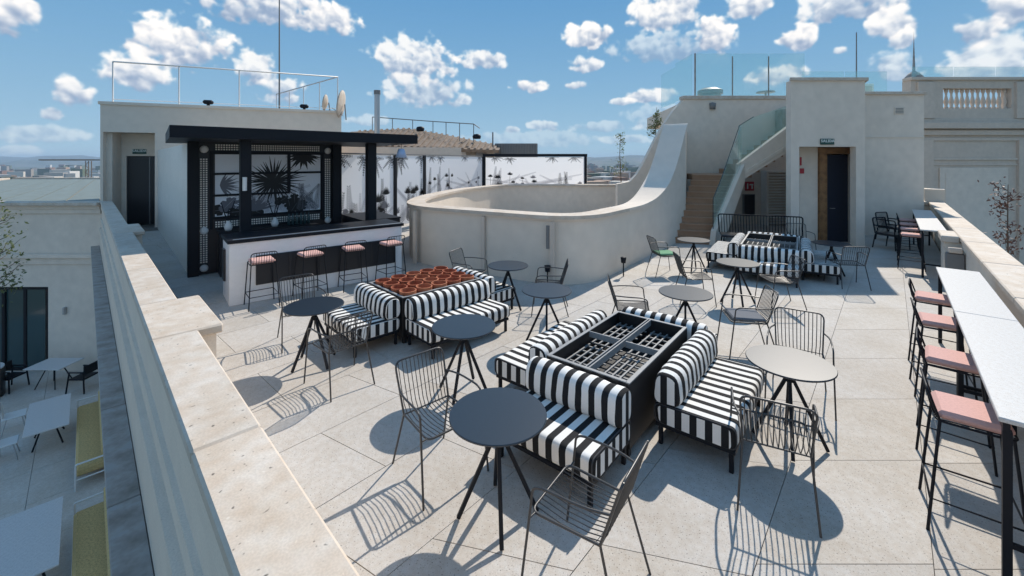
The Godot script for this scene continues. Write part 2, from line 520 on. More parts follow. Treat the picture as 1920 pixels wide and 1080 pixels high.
func mural(w, h, ground, busy, sd):
	rng.seed = sd
	var im = Image.create(w, h, false, Image.FORMAT_RGB8)
	im.fill(ground)
	var ink = Color(0.07, 0.075, 0.085)
	var mid = Color(0.42, 0.43, 0.46)
	var soft = Color(0.66, 0.67, 0.70)
	for k in int(9 * busy):
		fern(im, Vector2(rng.randf() * w, h), Vector2(rng.randf() * w, h * rng.randf_range(0.45, 0.8)), h * 0.07, soft)
	if busy > 1.5:
		fan_palm(im, Vector2(w * 0.52, h * 0.46), h * 0.42, h * 0.012, 0, TAU, 46, ink)
		blade(im, Vector2(w * 0.52, h * 0.46), Vector2(w * 0.56, h * 1.0), h * 0.012, ink)
		for k in 5: broad_leaf(im, Vector2(w * (0.05 + 0.07 * k), h * rng.randf_range(0.72, 0.98)), h * 0.13, rng.randf() * 3, [ink, mid][k % 2], soft)
		for k in 7: broad_leaf(im, Vector2(w * rng.randf_range(0.6, 0.82), h * rng.randf_range(0.74, 0.95)), h * 0.1, rng.randf() * 3, ink, mid)
		fan_palm(im, Vector2(w * 0.82, h * 0.0), h * 0.27, h * 0.02, 0.2, 2.9, 13, ink)
		fan_palm(im, Vector2(w * 0.04, h * 0.5), h * 0.24, h * 0.012, -1.2, 1.2, 14, mid)
		for k in 8: fern(im, Vector2(w * rng.randf_range(0.72, 1.0), h), Vector2(w * rng.randf_range(0.75, 1.0), h * rng.randf_range(0.5, 0.7)), h * 0.06, [ink, mid][k % 2])
		fan_palm(im, Vector2(w * 0.34, h * 0.95), h * 0.3, h * 0.012, -2.8, -0.3, 22, mid)
		return ImageTexture.create_from_image(im)
	for k in int(7 * busy) + 2:
		var x = w * rng.randf_range(0.03, 0.97)
		fern(im, Vector2(x, h), Vector2(x + rng.randf_range(-60, 60), h * rng.randf_range(0.30, 0.75)), h * rng.randf_range(0.07, 0.13), [mid, ink, soft, ink][k % 4])
	for k in int(9 * busy) + 3:
		var c = Vector2(w * rng.randf_range(0.04, 0.96), h * rng.randf_range(0.5, 0.98))
		fan_palm(im, c, h * rng.randf_range(0.06, 0.17), h * 0.007, -2.9, -0.2, 15, [ink, mid, ink][k % 3])
		blade(im, c, c + Vector2(rng.randf_range(-15, 15), h * 0.3), 2.0, [ink, mid, ink][k % 3])
	for k in int(4 * busy) + 1:
		var c = Vector2(w * ([0.12, 0.90, 0.24, 0.66][k % 4] + rng.randf_range(-0.03, 0.03)), h * rng.randf_range(-0.03, 0.05))
		for j in 7:
			var a = lerpf(0.15, 3.0, j / 6.0) + rng.randf_range(-0.15, 0.15)
			fern(im, c, c + Vector2(cos(a), sin(a)) * h * rng.randf_range(0.14, 0.27), h * 0.045, [ink, mid, ink][j % 3])
	return ImageTexture.create_from_image(im)

func print_panel(called, p0, u, len, y0, y1, material, parent, thick = 0.012):
	# a sheet with its print running from p0 along u; the print side is on the right of u
	var s = S()
	var n = Vector2(u.y, -u.x) * thick
	var a = V(p0 + n, y0)
	var b = V(p0 + u * len + n, y0)
	var up = Vector3(0, y1 - y0, 0)
	var pts = [[a, Vector2(0, 1)], [b, Vector2(1, 1)], [b + up, Vector2(1, 0)], [a + up, Vector2(0, 0)]]
	for i in [0, 2, 1, 0, 3, 2]:
		s.set_uv(pts[i][1])
		s.add_vertex(pts[i][0])
	return obj(called, s, material, parent)

# ---------------------------------------------------------------- furniture
func wire_chair(called):
	var t = thing(called, "", "chair", Vector3.ZERO, 0, "black wire terrace chairs")
	var s = S()
	var rim = func(y, z, hw): return [Vector3(-hw, y, z), Vector3(hw, y, z)]
	# back frame: an upright rounded hoop
	tube(s, bend([Vector3(-0.215, 0.455, 0.20), Vector3(-0.235, 0.85, 0.33), Vector3(0.235, 0.85, 0.33), Vector3(0.215, 0.455, 0.20)], 0.07), 0.0085, 6)
	obj("back_frame", s, M.wire_metal, t)
	s = S()
	tube(s, bend([Vector3(-0.215, 0.455, 0.20), Vector3(-0.24, 0.46, -0.23), Vector3(0.24, 0.46, -0.23), Vector3(0.215, 0.455, 0.20)], 0.06), 0.0085, 6)
	tube(s, [Vector3(-0.215, 0.455, 0.20), Vector3(0.215, 0.455, 0.20)], 0.007, 5)
	obj("seat_frame", s, M.wire_metal, t)
	s = S()
	for k in 12:
		var x = lerpf(-0.195, 0.195, k / 11.0)
		tube(s, [Vector3(x, 0.463, -0.23), Vector3(x, 0.438, -0.05), Vector3(x * 0.97, 0.435, 0.10), Vector3(x * 0.95, 0.452, 0.195)], 0.0042, 4)
	tag(obj("seat_wires", s, M.wire_metal, t), "", "", "", "stuff")
	s = S()
	for k in 12:
		var x = lerpf(-0.195, 0.195, k / 11.0)
		tube(s, [Vector3(x * 0.95, 0.452, 0.195), Vector3(x, 0.52, 0.235), Vector3(x * 1.04, 0.68, 0.283), Vector3(x * 1.06, 0.849, 0.33)], 0.0042, 4)
	tag(obj("back_wires", s, M.wire_metal, t), "", "", "", "stuff")
	for sg in [-1, 1]:
		s = S()
		tube(s, [Vector3(sg * 0.30, 0.0, -0.27), Vector3(sg * 0.285, 0.56, -0.20)], 0.0085, 6)
		obj("leg", s, M.wire_metal, t)
		s = S()
		tube(s, [Vector3(sg * 0.25, 0.0, 0.33), Vector3(sg * 0.215, 0.455, 0.20)], 0.0085, 6)
		obj("leg", s, M.wire_metal, t)
		s = S()
		tube(s, bend([Vector3(sg * 0.285, 0.56, -0.20), Vector3(sg * 0.285, 0.665, -0.19), Vector3(sg * 0.275, 0.665, 0.12), Vector3(sg * 0.226, 0.66, 0.265)], 0.10, 5), 0.0085, 6)
		obj("armrest", s, M.wire_metal, t)
		s = S()
		tube(s, [Vector3(sg * 0.287, 0.46, -0.21), Vector3(sg * 0.235, 0.46, -0.205)], 0.007, 5)
		obj("bracket", s, M.wire_metal, t)
	return t

func seat_pad(called, material, parent, w, d, y, h):
	var s = S()
	box(s, Vector3(0, y + h / 2, 0), Vector3(w, h, d), h * 0.38)
	return obj(called, s, material, parent)

func bar_stool(called, cloth):
	var t = thing(called, "", "bar stool", Vector3.ZERO, 0, "black wire bar stools with pads")
	var s = S()
	var ring = bend([Vector3(0, 0.76, 0.19), Vector3(-0.20, 0.76, 0.19), Vector3(-0.20, 0.76, -0.19), Vector3(0.20, 0.76, -0.19), Vector3(0.20, 0.76, 0.19), Vector3(0, 0.76, 0.19)], 0.06)
	tube(s, ring, 0.008, 6)
	obj("seat_frame", s, M.black_metal, t)
	s = S()
	for k in 9:
		var x = lerpf(-0.16, 0.16, k / 8.0)
		tube(s, [Vector3(x, 0.762, -0.185), Vector3(x, 0.755, 0.185)], 0.004, 4)
	tag(obj("seat_wires", s, M.black_metal, t), "", "", "", "stuff")
	s = S()
	tube(s, bend([Vector3(-0.195, 0.76, 0.17), Vector3(-0.20, 0.97, 0.235), Vector3(0.20, 0.97, 0.235), Vector3(0.195, 0.76, 0.17)], 0.06), 0.008, 6)
	obj("back_frame", s, M.black_metal, t)
	s = S()
	for k in 9:
		var x = lerpf(-0.155, 0.155, k / 8.0)
		tube(s, [Vector3(x, 0.76, 0.18), Vector3(x, 0.82, 0.208), Vector3(x, 0.969, 0.235)], 0.004, 4)
	tag(obj("back_wires", s, M.black_metal, t), "", "", "", "stuff")
	for sx in [-1, 1]:
		for sz in [-1, 1]:
			s = S()
			tube(s, [Vector3(sx * 0.19, 0.76, sz * 0.17), Vector3(sx * 0.235, 0, sz * 0.235)], 0.0095, 6)
			obj("leg", s, M.black_metal, t)
	s = S()
	var q = 0.222
	tube(s, [Vector3(-q, 0.22, -q), Vector3(q, 0.22, -q), Vector3(q, 0.22, q), Vector3(-q, 0.22, q), Vector3(-q, 0.22, -q)], 0.0075, 5)
	obj("footrest", s, M.black_metal, t)
	seat_pad("seat_pad", cloth, t, 0.37, 0.36, 0.765, 0.06)
	return t

func round_table(called, material):
	var t = thing(called, "", "table", Vector3.ZERO, 0, "round dark bistro tables")
	var s = S()
	lathe(s, [Vector2(0, 0.722), Vector2(0.343, 0.722), Vector2(0.35, 0.727), Vector2(0.35, 0.735), Vector2(0.346, 0.74), Vector2(0, 0.74)], 48, Vector3.ZERO, false)
	obj("tabletop", s, material, t)
	s = S()
	lathe(s, [Vector2(0, 0.56), Vector2(0.035, 0.56), Vector2(0.028, 0.60), Vector2(0.028, 0.705), Vector2(0.09, 0.712), Vector2(0.09, 0.7215), Vector2(0, 0.7215)], 16, Vector3.ZERO, false)
	obj("column", s, M.black_metal, t)
	for k in 4:
		s = S()
		var a = PI / 4 + PI / 2 * k
		var e = Vector3(cos(a), 0, sin(a))
		bar(s, e * 0.02 + Vector3(0, 0.60, 0), e * 0.285 + Vector3(0, 0.012, 0), 0.028)
		obj("leg", s, M.black_metal, t)
	return t

func loft(s, prof, w, period):   # closed side outline (z, y) drawn out along x from -w/2 to w/2, with stripes across
	var n = prof.size()
	for i in n:
		var a = prof[i]
		var b = prof[(i + 1) % n]
		s.set_smooth_group(1)
		var c = [Vector3(-w / 2, a.y, a.x), Vector3(w / 2, a.y, a.x), Vector3(w / 2, b.y, b.x), Vector3(-w / 2, b.y, b.x)]
		for k in [0, 1, 2, 0, 2, 3]:
			s.set_uv(Vector2(c[k].x / period + 20.0, 0.5 + c[k].y * 3 + c[k].z * 3))
			s.add_vertex(c[k])
	s.set_smooth_group(-1)
	var t = Geometry2D.triangulate_polygon(PackedVector2Array(prof))
	for e in [-1, 1]:
		for i in range(0, t.size(), 3):
			var q = [prof[t[i]], prof[t[i + 1]], prof[t[i + 2]]]
			if (area2(q) > 0) == (e > 0): q.reverse()
			for p in q:
				s.set_uv(Vector2(p.x / period + 20.25, p.y * 3))
				s.add_vertex(Vector3(e * w / 2, p.y, p.x))

func rounded(pts, r):
	var three = []
	for p in pts: three.append(Vector3(p.x, p.y, 0))
	var m = (three[0] + three[-1]) / 2
	var line = bend([m] + three + [m], r, 5)
	var out = []
	for i in line.size() - 1: out.append(Vector2(line[i].x, line[i].y))
	return out

func pad_loft(s, prof, w, period, soft = 0.035):
	# like loft, but the ends shrink in a soft edge
	var c = Vector2.ZERO
	for p in prof: c += p
	c /= prof.size()
	var wob = noise(FastNoiseLite.TYPE_SIMPLEX_SMOOTH, 2.2, int(w * 977 + prof.size() + taken.size() * 31), 2)
	var rows = [[-w / 2, 1.0 - soft * 3.2], [-w / 2 + soft * 0.35, 1.0 - soft * 1.0]]
	var nr = int(w / 0.07)
	for k in nr + 1: rows.append([lerpf(-w / 2 + soft, w / 2 - soft, float(k) / nr), 1.0])
	rows += [[w / 2 - soft * 0.35, 1.0 - soft * 1.0], [w / 2, 1.0 - soft * 3.2]]
	var puff = func(x, p):   # slight swelling and creasing of the filling
		var d = (p - c).normalized()
		return p + d * (wob.get_noise_3d(x * 1.5, p.x * 1.5, p.y * 1.5) * 0.013 + 0.006 * cos(x / w * PI))
	var n = prof.size()
	s.set_smooth_group(1)
	for r in rows.size() - 1:
		for i in n:
			var j = (i + 1) % n
			var a0 = puff.call(rows[r][0], c + (prof[i] - c) * rows[r][1])
			var b0 = puff.call(rows[r][0], c + (prof[j] - c) * rows[r][1])
			var a1 = puff.call(rows[r + 1][0], c + (prof[i] - c) * rows[r + 1][1])
			var b1 = puff.call(rows[r + 1][0], c + (prof[j] - c) * rows[r + 1][1])
			var q = [Vector3(rows[r][0], a0.y, a0.x), Vector3(rows[r + 1][0], a1.y, a1.x), Vector3(rows[r + 1][0], b1.y, b1.x), Vector3(rows[r][0], b0.y, b0.x)]
			for k in [0, 1, 2, 0, 2, 3]:
				s.set_uv(Vector2(q[k].x / period + 20.0 + 0.09 * wob.get_noise_2d(q[k].x * 0.8 + 7.0, q[k].y + q[k].z), 0.5 + q[k].y * 3 + q[k].z * 3))
				s.add_vertex(q[k])
	s.set_smooth_group(-1)
	var t = Geometry2D.triangulate_polygon(PackedVector2Array(prof))
	for e in [-1, 1]:
		for i in range(0, t.size(), 3):
			var q = []
			for k in 3: q.append(puff.call(e * w / 2, c + (prof[t[i + k]] - c) * (1.0 - soft * 3.2)))
			if (area2(q) > 0) == (e > 0): q.reverse()
			for p in q:
				s.set_uv(Vector2(p.x / period + 20.25, p.y * 3))
				s.add_vertex(Vector3(e * w / 2, p.y, p.x))

func bench(called, label, at, turn, w):
	# striped bench: the front faces -z, the bolster stands along the back
	var t = thing(called, label, "bench", at, turn, "striped benches around the planters")
	var s = S()
	pad_loft(s, rounded([Vector2(0.34, 0.205), Vector2(0.34, 0.375), Vector2(-0.34, 0.39), Vector2(-0.34, 0.205)], 0.055), w, 0.125)
	var sc = obj("seat_cushion", s, M.stripe_cloth, t)
	for e in [-1, 1]:
		s = S()
		var loop = []
		for q in rounded([Vector2(0.335, 0.21), Vector2(0.335, 0.372), Vector2(-0.335, 0.386), Vector2(-0.335, 0.21)], 0.055): loop.append(Vector3(e * (w / 2 - 0.012), q.y, q.x))
		loop.append(loop[0])
		tube(s, loop, 0.006, 5)
		obj("piping", s, M.piping_cloth, sc)
	s = S()
	pad_loft(s, rounded([Vector2(0.345, 0.378), Vector2(0.335, 0.66), Vector2(0.13, 0.66), Vector2(0.10, 0.383)], 0.10), w, 0.125)
	obj("bolster", s, M.stripe_cloth, t)
	s = S()
	box(s, Vector3(0, 0.185, 0), Vector3(w - 0.03, 0.035, 0.65), 0.004)
	obj("frame", s, M.black_metal, t)
	for sx in [-1, 1]:
		for sz in [-1, 1]:
			s = S()
			box(s, Vector3(sx * (w / 2 - 0.05), 0.084, sz * 0.29), Vector3(0.035, 0.167, 0.035), 0.004)
			obj("leg", s, M.black_metal, t)
	return t

func planter(called, label, at, turn, w, l, with_grid):
	# open steel trough; l runs along local z
	var t = thing(called, label, "planter", at, turn)
	var s = S()
	for sg in [-1, 1]:
		s = S()
		box(s, Vector3(sg * (w / 2 - 0.012), 0.36, 0), Vector3(0.024, 0.56, l), 0.003)
		obj("side_panel", s, M.planter_metal, t)
		s = S()
		box(s, Vector3(0, 0.36, sg * (l / 2 - 0.0125)), Vector3(w - 0.052, 0.56, 0.024), 0.003)
		obj("end_panel", s, M.planter_metal, t)
	s = S()
	box(s, Vector3(0, 0.33, 0), Vector3(w - 0.06, 0.02, l - 0.06), 0.002)
	obj("bottom_panel", s, M.planter_metal, t)
	for sx in [-1, 1]:
		for sz in [-1, 1]:
			s = S()
			box(s, Vector3(sx * (w / 2 - 0.04), 0.04, sz * (l / 2 - 0.04)), Vector3(0.05, 0.08, 0.05), 0.004)
			obj("foot", s, M.planter_metal, t)
	for sx in [-1, 1]:
		s = S()
		box(s, Vector3(sx * (w / 2 - 0.02), 0.6455, 0), Vector3(0.036, 0.009, l + 0.004), 0.002)
		obj("rim", s, M.bar_grey, t)
	for sz in [-1, 1]:
		s = S()
		box(s, Vector3(0, 0.6455, sz * (l / 2 - 0.018)), Vector3(w - 0.08, 0.009, 0.036), 0.002)
		obj("rim", s, M.bar_grey, t)
	if not with_grid: return t
	for sx in [-0.016, 0.016]:
		s = S()
		box(s, Vector3(sx, 0.615, 0), Vector3(0.014, 0.07, l - 0.06), 0.002)
		obj("divider", s, M.bar_grey, t)
	for sx in [-1, 1]:
		s = S()
		box(s, Vector3(sx * w / 4, 0.615, 0), Vector3(w / 2 - 0.08, 0.065, 0.016), 0.002)
		obj("divider", s, M.bar_grey, t)
	for sx in [-1, 1]:
		for sz in [-1, 1]:
			s = S()
			for k in 6:
				box(s, Vector3(sx * w / 4, 0.50, sz * l / 4 + (k - 2.5) * (l / 2 - 0.12) / 5.0), Vector3(w / 2 - 0.05, 0.014, 0.016))
			for k in 5:
				box(s, Vector3(sx * w / 4 + (k - 2) * (w / 2 - 0.12) / 4.0, 0.515, sz * l / 4), Vector3(0.016, 0.014, l / 2 - 0.05))
			obj("grid", s, M.bar_grey, t)
	return t

func tree(called, label, at, h, crown0, spread, n_leaf, sd, material):
	rng.seed = sd
	var t = thing(called, label, "tree", at)
	var s = S()
	var tw = S()
	var lf = S()
	tube(s, [Vector3.ZERO, Vector3(0.04, h * 0.4, 0.02), Vector3(-0.03, h * 0.75, 0.03), Vector3(0.02, h, 0)], 0.035, 7, 0.008)
	var tips = []
	for k in 26:
		var y = lerpf(crown0, h * 0.97, rng.randf())
		var a = rng.randf() * TAU
		var r = spread * (0.35 + 0.65 * rng.randf()) * (1.15 - 0.6 * (y - crown0) / (h - crown0))
		var p0 = Vector3(0, y, 0)
		var p1 = p0 + Vector3(cos(a) * r, r * rng.randf_range(0.4, 0.9), sin(a) * r)
		tube(tw, [p0, p0.lerp(p1, 0.5) + Vector3(0, -0.04, 0), p1], 0.011, 4, 0.004)
		for j in 3: tips.append(p0.lerp(p1, 0.45 + 0.27 * j))
	for k in n_leaf:
		var c = tips[rng.randi() % tips.size()] + Vector3(rng.randfn(), rng.randfn(), rng.randfn()) * spread * 0.16
		var e = Vector3(rng.randfn(), rng.randfn(), rng.randfn()).normalized()
		var f = e.cross(Vector3(rng.randfn(), rng.randfn(), rng.randfn())).normalized()
		var sz = rng.randf_range(0.035, 0.065)
		tri(lf, c - e * sz, c + f * sz * 0.4, c + e * sz)
		tri(lf, c - e * sz, c + e * sz, c - f * sz * 0.4)
	var tr = obj("trunk", s, M.bark, t)
	obj("branches", tw, M.bark, tr)
	tag(obj("crown", lf, material, t), "", "", "", "stuff")
	return t

func railing_post(s, p, y0, y1, r = 0.018):
	tube(s, [V(p, y0), V(p, y1)], r, 6)

# ---------------------------------------------------------------- the place
func _ready():
	var cam = Camera3D.new()
	cam.name = "camera"
	cam.projection = Camera3D.PROJECTION_FRUSTUM
	cam.near = 0.1
	cam.far = 12000.0
	cam.size = 0.135
	cam.frustum_offset = Vector2(0, -0.03)
	cam.position = Vector3(0, 2.56, 0)
	add_child(cam)
	cam.current = true
	var env = Environment.new()
	env.background_mode = Environment.BG_SKY
	env.sky = make_sky()
	env.background_energy_multiplier = 1.0
	env.tonemap_mode = Environment.TONE_MAPPER_LINEAR
	env.tonemap_exposure = 1.42
	env.sdfgi_enabled = true
	env.ssao_enabled = true
	env.ssil_enabled = true
	env.fog_enabled = true
	env.fog_density = 0.00022
	env.fog_light_color = Color(0.72, 0.82, 0.92)
	var we = WorldEnvironment.new()
	we.name = "world_environment"
	we.environment = env
	add_child(we)
	var sun = DirectionalLight3D.new()
	sun.name = "sun"
	sun.light_energy = 1.14
	sun.light_color = Color(1.0, 0.965, 0.915)
	sun.light_angular_distance = 0.55
	sun.shadow_enabled = true
	add_child(sun)
	sun.look_at_from_position(Vector3.ZERO, Vector3(-0.62, -1.0, 0.88))
	make_materials()
	M.plaster_cool.metallic_specular = 0.2
	build_far()
	build_floor()
	build_parapets()
	build_lower_terrace()
	build_service_house()
	build_kiosk()
	build_light_well()
	build_stairs()
	build_door_block()
	build_facade()
	build_upper_roof()
	build_furniture()

# ---- city and far land
func build_far():
	var s = S()
	lathe(s, [Vector2(4500, -40), Vector2(0, -30)], 64)
	# a wide sheet of plain reaching the horizon
	var m = mat("plain", [0.16, 0.15, 0.12], 0.95)
	textured(m, grain(512, 101, 0.01, 0.7, 0.08, 0.5, 0.25, 0.2, Color(0.7, 0.9, 0.65), 1.2), 900.0, grain(256, 103, 0.03, 0.5, 0.2, 0.4, 0.2, 0.2), 130.0)
	structure("ground", s, m)
	rng.seed = 5
	s = S()
	for k in 3:
		var pts = []
		var d = 3000.0 + k * 550
		for i in 60:
			var x = lerpf(-5200, 5200, i / 59.0)
			pts.append([x, -30 + 22 * k + 26 * absf(sin(i * 0.7 + k * 2.1)) + rng.randf() * 14])
		for i in 59:
			quad(s, Vector3(pts[i][0], -42, -d + 250), Vector3(pts[i + 1][0], -42, -d + 250), Vector3(pts[i + 1][0], pts[i + 1][1], -d), Vector3(pts[i][0], pts[i][1], -d))
	structure("hills", s, m)
	var mm = MultiMesh.new()
	mm.transform_format = MultiMesh.TRANSFORM_3D
	mm.use_colors = true
	var b = S()
	box(b, Vector3(0, 0.5, 0), Vector3.ONE)
	mm.mesh = mesh_of(b)
	var spots = []
	for k in 2600:
		var az = rng.randf_range(-0.98, 0.80)
		var r = 70.0 * pow(34.0, rng.randf())
		if r > 2400: continue
		spots.append([az, r])
	mm.instance_count = spots.size()
	for k in spots.size():
		var az = spots[k][0]
		var r = spots[k][1]
		var hgt = rng.randf_range(8, 21) if r > 300 else rng.randf_range(6, 17)
		var wd = rng.randf_range(7, 24)
		mm.set_instance_transform(k, Transform3D(Basis(Vector3.UP, rng.randf() * 3).scaled_local(Vector3(wd, hgt, rng.randf_range(7, 18))), Vector3(sin(az) * r, -33, -cos(az) * r)))
		var c = [Color(0.55, 0.5, 0.44), Color(0.36, 0.2, 0.14), Color(0.62, 0.6, 0.57), Color(0.42, 0.28, 0.2), Color(0.3, 0.27, 0.24), Color(0.12, 0.15, 0.09)][rng.randi() % 6]
		mm.set_instance_color(k, c * rng.randf_range(0.7, 1.1))
	var mi = MultiMeshInstance3D.new()
	mi.name = "distant_city"
	mi.multimesh = mm
	mi.material_override = M.city
	add_child(mi)
	tag(mi, "hazy mass of city roofs spread below the horizon", "city", "", "stuff")
	# tower crane on the left skyline
	var t = thing("tower_crane", "thin tower crane standing on the hazy skyline beside the service house", "crane", V(Vector2(-258, 260), -32))
	s = S()
	for sx in [-1, 1]:
		for sz in [-1, 1]: box(s, Vector3(sx * 0.9, 17, sz * 0.9), Vector3(0.35, 34, 0.35))
	for k in 16: bar(s, Vector3(-0.9 if k % 2 else 0.9, k * 2.1, 0.9), Vector3(0.9 if k % 2 else -0.9, k * 2.1 + 2.1, 0.9), 0.25)
	obj("mast", s, M.roof_tile, t)
	s = S()
	box(s, Vector3(-13, 34.6, 0), Vector3(34, 0.8, 1.0))
	obj("jib", s, M.roof_tile, t)
	s = S()
	box(s, Vector3(8.5, 34.6, 0), Vector3(9, 0.8, 1.0))
	box(s, Vector3(11, 33.2, 0), Vector3(3, 2.2, 1.4))
	obj("counterweight", s, M.grey_metal, t)
	# cluttered roof beyond the screens
	t = thing("neighbouring_rooftop", "old low pitched rooftop with brown eaves behind the printed screens", "rooftop")
	s = S()
	prism(s, [Vector2(-9.5, 24), Vector2(-1.0, 24), Vector2(-1.0, 31), Vector2(-9.5, 31)], -8, 3.15)
	obj("wall", s, M.old_wall, t)
	s = S()
	var rid = [[-10.2, 4.35], [-6.6, 4.55], [-4.2, 4.15], [-0.7, 3.45]]
	var eav = [3.3, 3.3, 3.2, 3.1]
	for i in 3:
		face(s, [Vector3(rid[i][0], eav[i], -23.2), Vector3(rid[i + 1][0], eav[i + 1], -23.2), Vector3(rid[i + 1][0], rid[i + 1][1], -27), Vector3(rid[i][0], rid[i][1], -27)], Vector3(-5, 0, -26))
		face(s, [Vector3(rid[i][0], eav[i], -23.2), Vector3(rid[i + 1][0], eav[i + 1], -23.2), Vector3(rid[i + 1][0], eav[i + 1] - 0.16, -23.3), Vector3(rid[i][0], eav[i] - 0.16, -23.3)], Vector3(-5, 3.3, -26))
	var rf = obj("roof", s, M.roof_tile, t)
	rng.seed = 12
	for k in 26:   # loose cover tiles along the slope
		s = S()
		var x = -9.6 + k * 0.345
		var ri = 0
		while ri < 2 and rid[ri + 1][0] < x: ri += 1
		var rt = (x - rid[ri][0]) / (rid[ri + 1][0] - rid[ri][0])
		bar(s, Vector3(x, lerpf(eav[ri], eav[ri + 1], rt) + 0.01, -23.22), Vector3(x, lerpf(rid[ri][1], rid[ri + 1][1], rt) + 0.01, -26.98), 0.13)
		obj("tile_row", s, M.roof_tile, rf)
	for k in 9:
		s = S()
		var x = -8.8 + k * 0.86 + rng.randf() * 0.3
		box(s, Vector3(x, 2.95, -23.9), Vector3(rng.randf_range(0.3, 0.6), rng.randf_range(0.25, 0.4), 0.3), 0.02)
		obj("wall_vent", s, [M.old_wall, M.white_paint, M.grey_metal][k % 3], t)
	for p in [Vector3(-5.55, 4.30, -25.8), Vector3(-2.1, 3.82, -25.4)]:
		s = S()
		lathe(s, [Vector2(0, 0), Vector2(0.22, 0), Vector2(0.26, 0.14), Vector2(0.2, 0.26), Vector2(0, 0.3)], 10, p)
		obj("roof_cowl", s, M.black_metal, t)
	t = thing("roof_railing", "thin grey pipe railing along the old brown rooftop", "railing")
	var rail = [Vector3(-8.9, 5.3, -27.2), Vector3(-5.0, 5.0, -27), Vector3(-2.3, 4.72, -25.6)]
	s = S()
	tube(s, rail, 0.03, 5)
	tube(s, [Vector3(-2.3, 4.72, -25.6), Vector3(-2.2, 4.72, -29)], 0.03, 5)
	obj("handrail", s, M.grey_metal, t)
	for k in 7:
		s = S()
		var f = k / 6.0 * 2
		var p = rail[int(minf(f, 1.99))].lerp(rail[int(minf(f, 1.99)) + 1], f - int(minf(f, 1.99)))
		tube(s, [p, p - Vector3(0, 1.1, 0)], 0.025, 5)
		obj("post", s, M.grey_metal, t)
	t = thing("flue_pipe", "tall grey metal flue pipe rising behind the kiosk roof", "chimney", V(Vector2(-7.9, 25), 3.2))
	s = S()
	lathe(s, [Vector2(0, 0), Vector2(0.16, 0), Vector2(0.16, 3.25), Vector2(0, 3.25)], 14, Vector3.ZERO, false)
	obj("pipe", s, M.steel, t)
	s = S()
	lathe(s, [Vector2(0, 3.2), Vector2(0.19, 3.2), Vector2(0.19, 3.44), Vector2(0, 3.44)], 14, Vector3.ZERO, false)
	obj("cap", s, M.grey_metal, t)
	t = thing("ventilation_unit", "ribbed grey ventilation unit above the far right printed screen", "ventilation unit", V(Vector2(0.25, 26), 2.2))
	s = S()
	box(s, Vector3(0, 0.65, 0), Vector3(2.55, 1.4, 1.2), 0.02)
	obj("casing", s, M.grey_metal, t)
	for k in 16:
		s = S()
		box(s, Vector3(-1.2 + k * 0.16, 0.65, 0.64), Vector3(0.07, 1.3, 0.07), 0.01)
		obj("rib", s, M.grey_metal, t)
	s = S()
	box(s, Vector3(-1.42, 0.95, 0), Vector3(0.08, 2.2, 0.08))
	obj("post", s, M.grey_metal, t)

# ---- terrace floor
func build_floor():
	var outline = PackedVector2Array([Vector2(1.10, -0.30), Vector2(15.75, 16.2), Vector2(15.75, 17.4), Vector2(-16.6, 17.4)])
	var s = S()
	prism(s, outline, -5.1, -0.034)
	structure("terrace_base", s, M.paving_bed)
	s = S()
	prism(s, [Vector2(-16.6, 17.41), Vector2(15.75, 17.41), Vector2(15.75, 22.9), Vector2(-18.5, 22.9)], -8.0, -0.05)
	structure("rear_roof", s, M.lower_paving)
	s = S()
	prism(s, [Vector2(4.9, 3.2), Vector2(24, 3.2), Vector2(24, 19.95), Vector2(18.6, 19.95), Vector2(16.4, 16.2)], -8.0, -3.2)
	structure("side_terrace", s, M.lower_paving)
	var root = Node3D.new()
	root.name = "terrace_floor"
	add_child(root)
	tag(root, "", "", "", "structure")
	rng.seed = 21
	var C = Vector2(0.664, 0.747)
	var R = Vector2(0.747, -0.664)
	var mats = [M.paving, M.paving_warm, M.paving_cool, M.paving]
	# rows run along C; the cross joints fan round from the left parapet to the right one
	for row in range(-24, 5):
		var r0 = 0.20 + row * 0.84
		var cross
		if row >= -1: cross = Vector2(1, 0)
		elif row >= -3: cross = Vector2(0.97, -0.24)
		elif row >= -6: cross = Vector2(0.85, -0.5)
		else: cross = R
		var k = 0.84 / cross.dot(R)
		var shift = cross * k
		var off = 0.55 if row % 2 else 0.0
		for i in range(-14, 26):
			var a = R * r0 + C * (i * 1.25 + off) + cross * 0.0
			# start of every row lies on one line along the crossing direction
			var g = 0.0035
			var p0 = a + C * g + cross * g
			var p1 = a + C * (1.25 - g) + cross * g
			var q = PackedVector2Array([p0, p1, p1 + shift - cross * 2 * g, p0 + shift - cross * 2 * g])
			for part in Geometry2D.intersect_polygons(q, outline):
				if part.size() < 3 or absf(area2(part)) < 0.02: continue
				s = S()
				prism(s, part, -0.032, rng.randf_range(-0.0008, 0.0008))
				obj("paving_slab", s, mats[rng.randi() % 4], root)

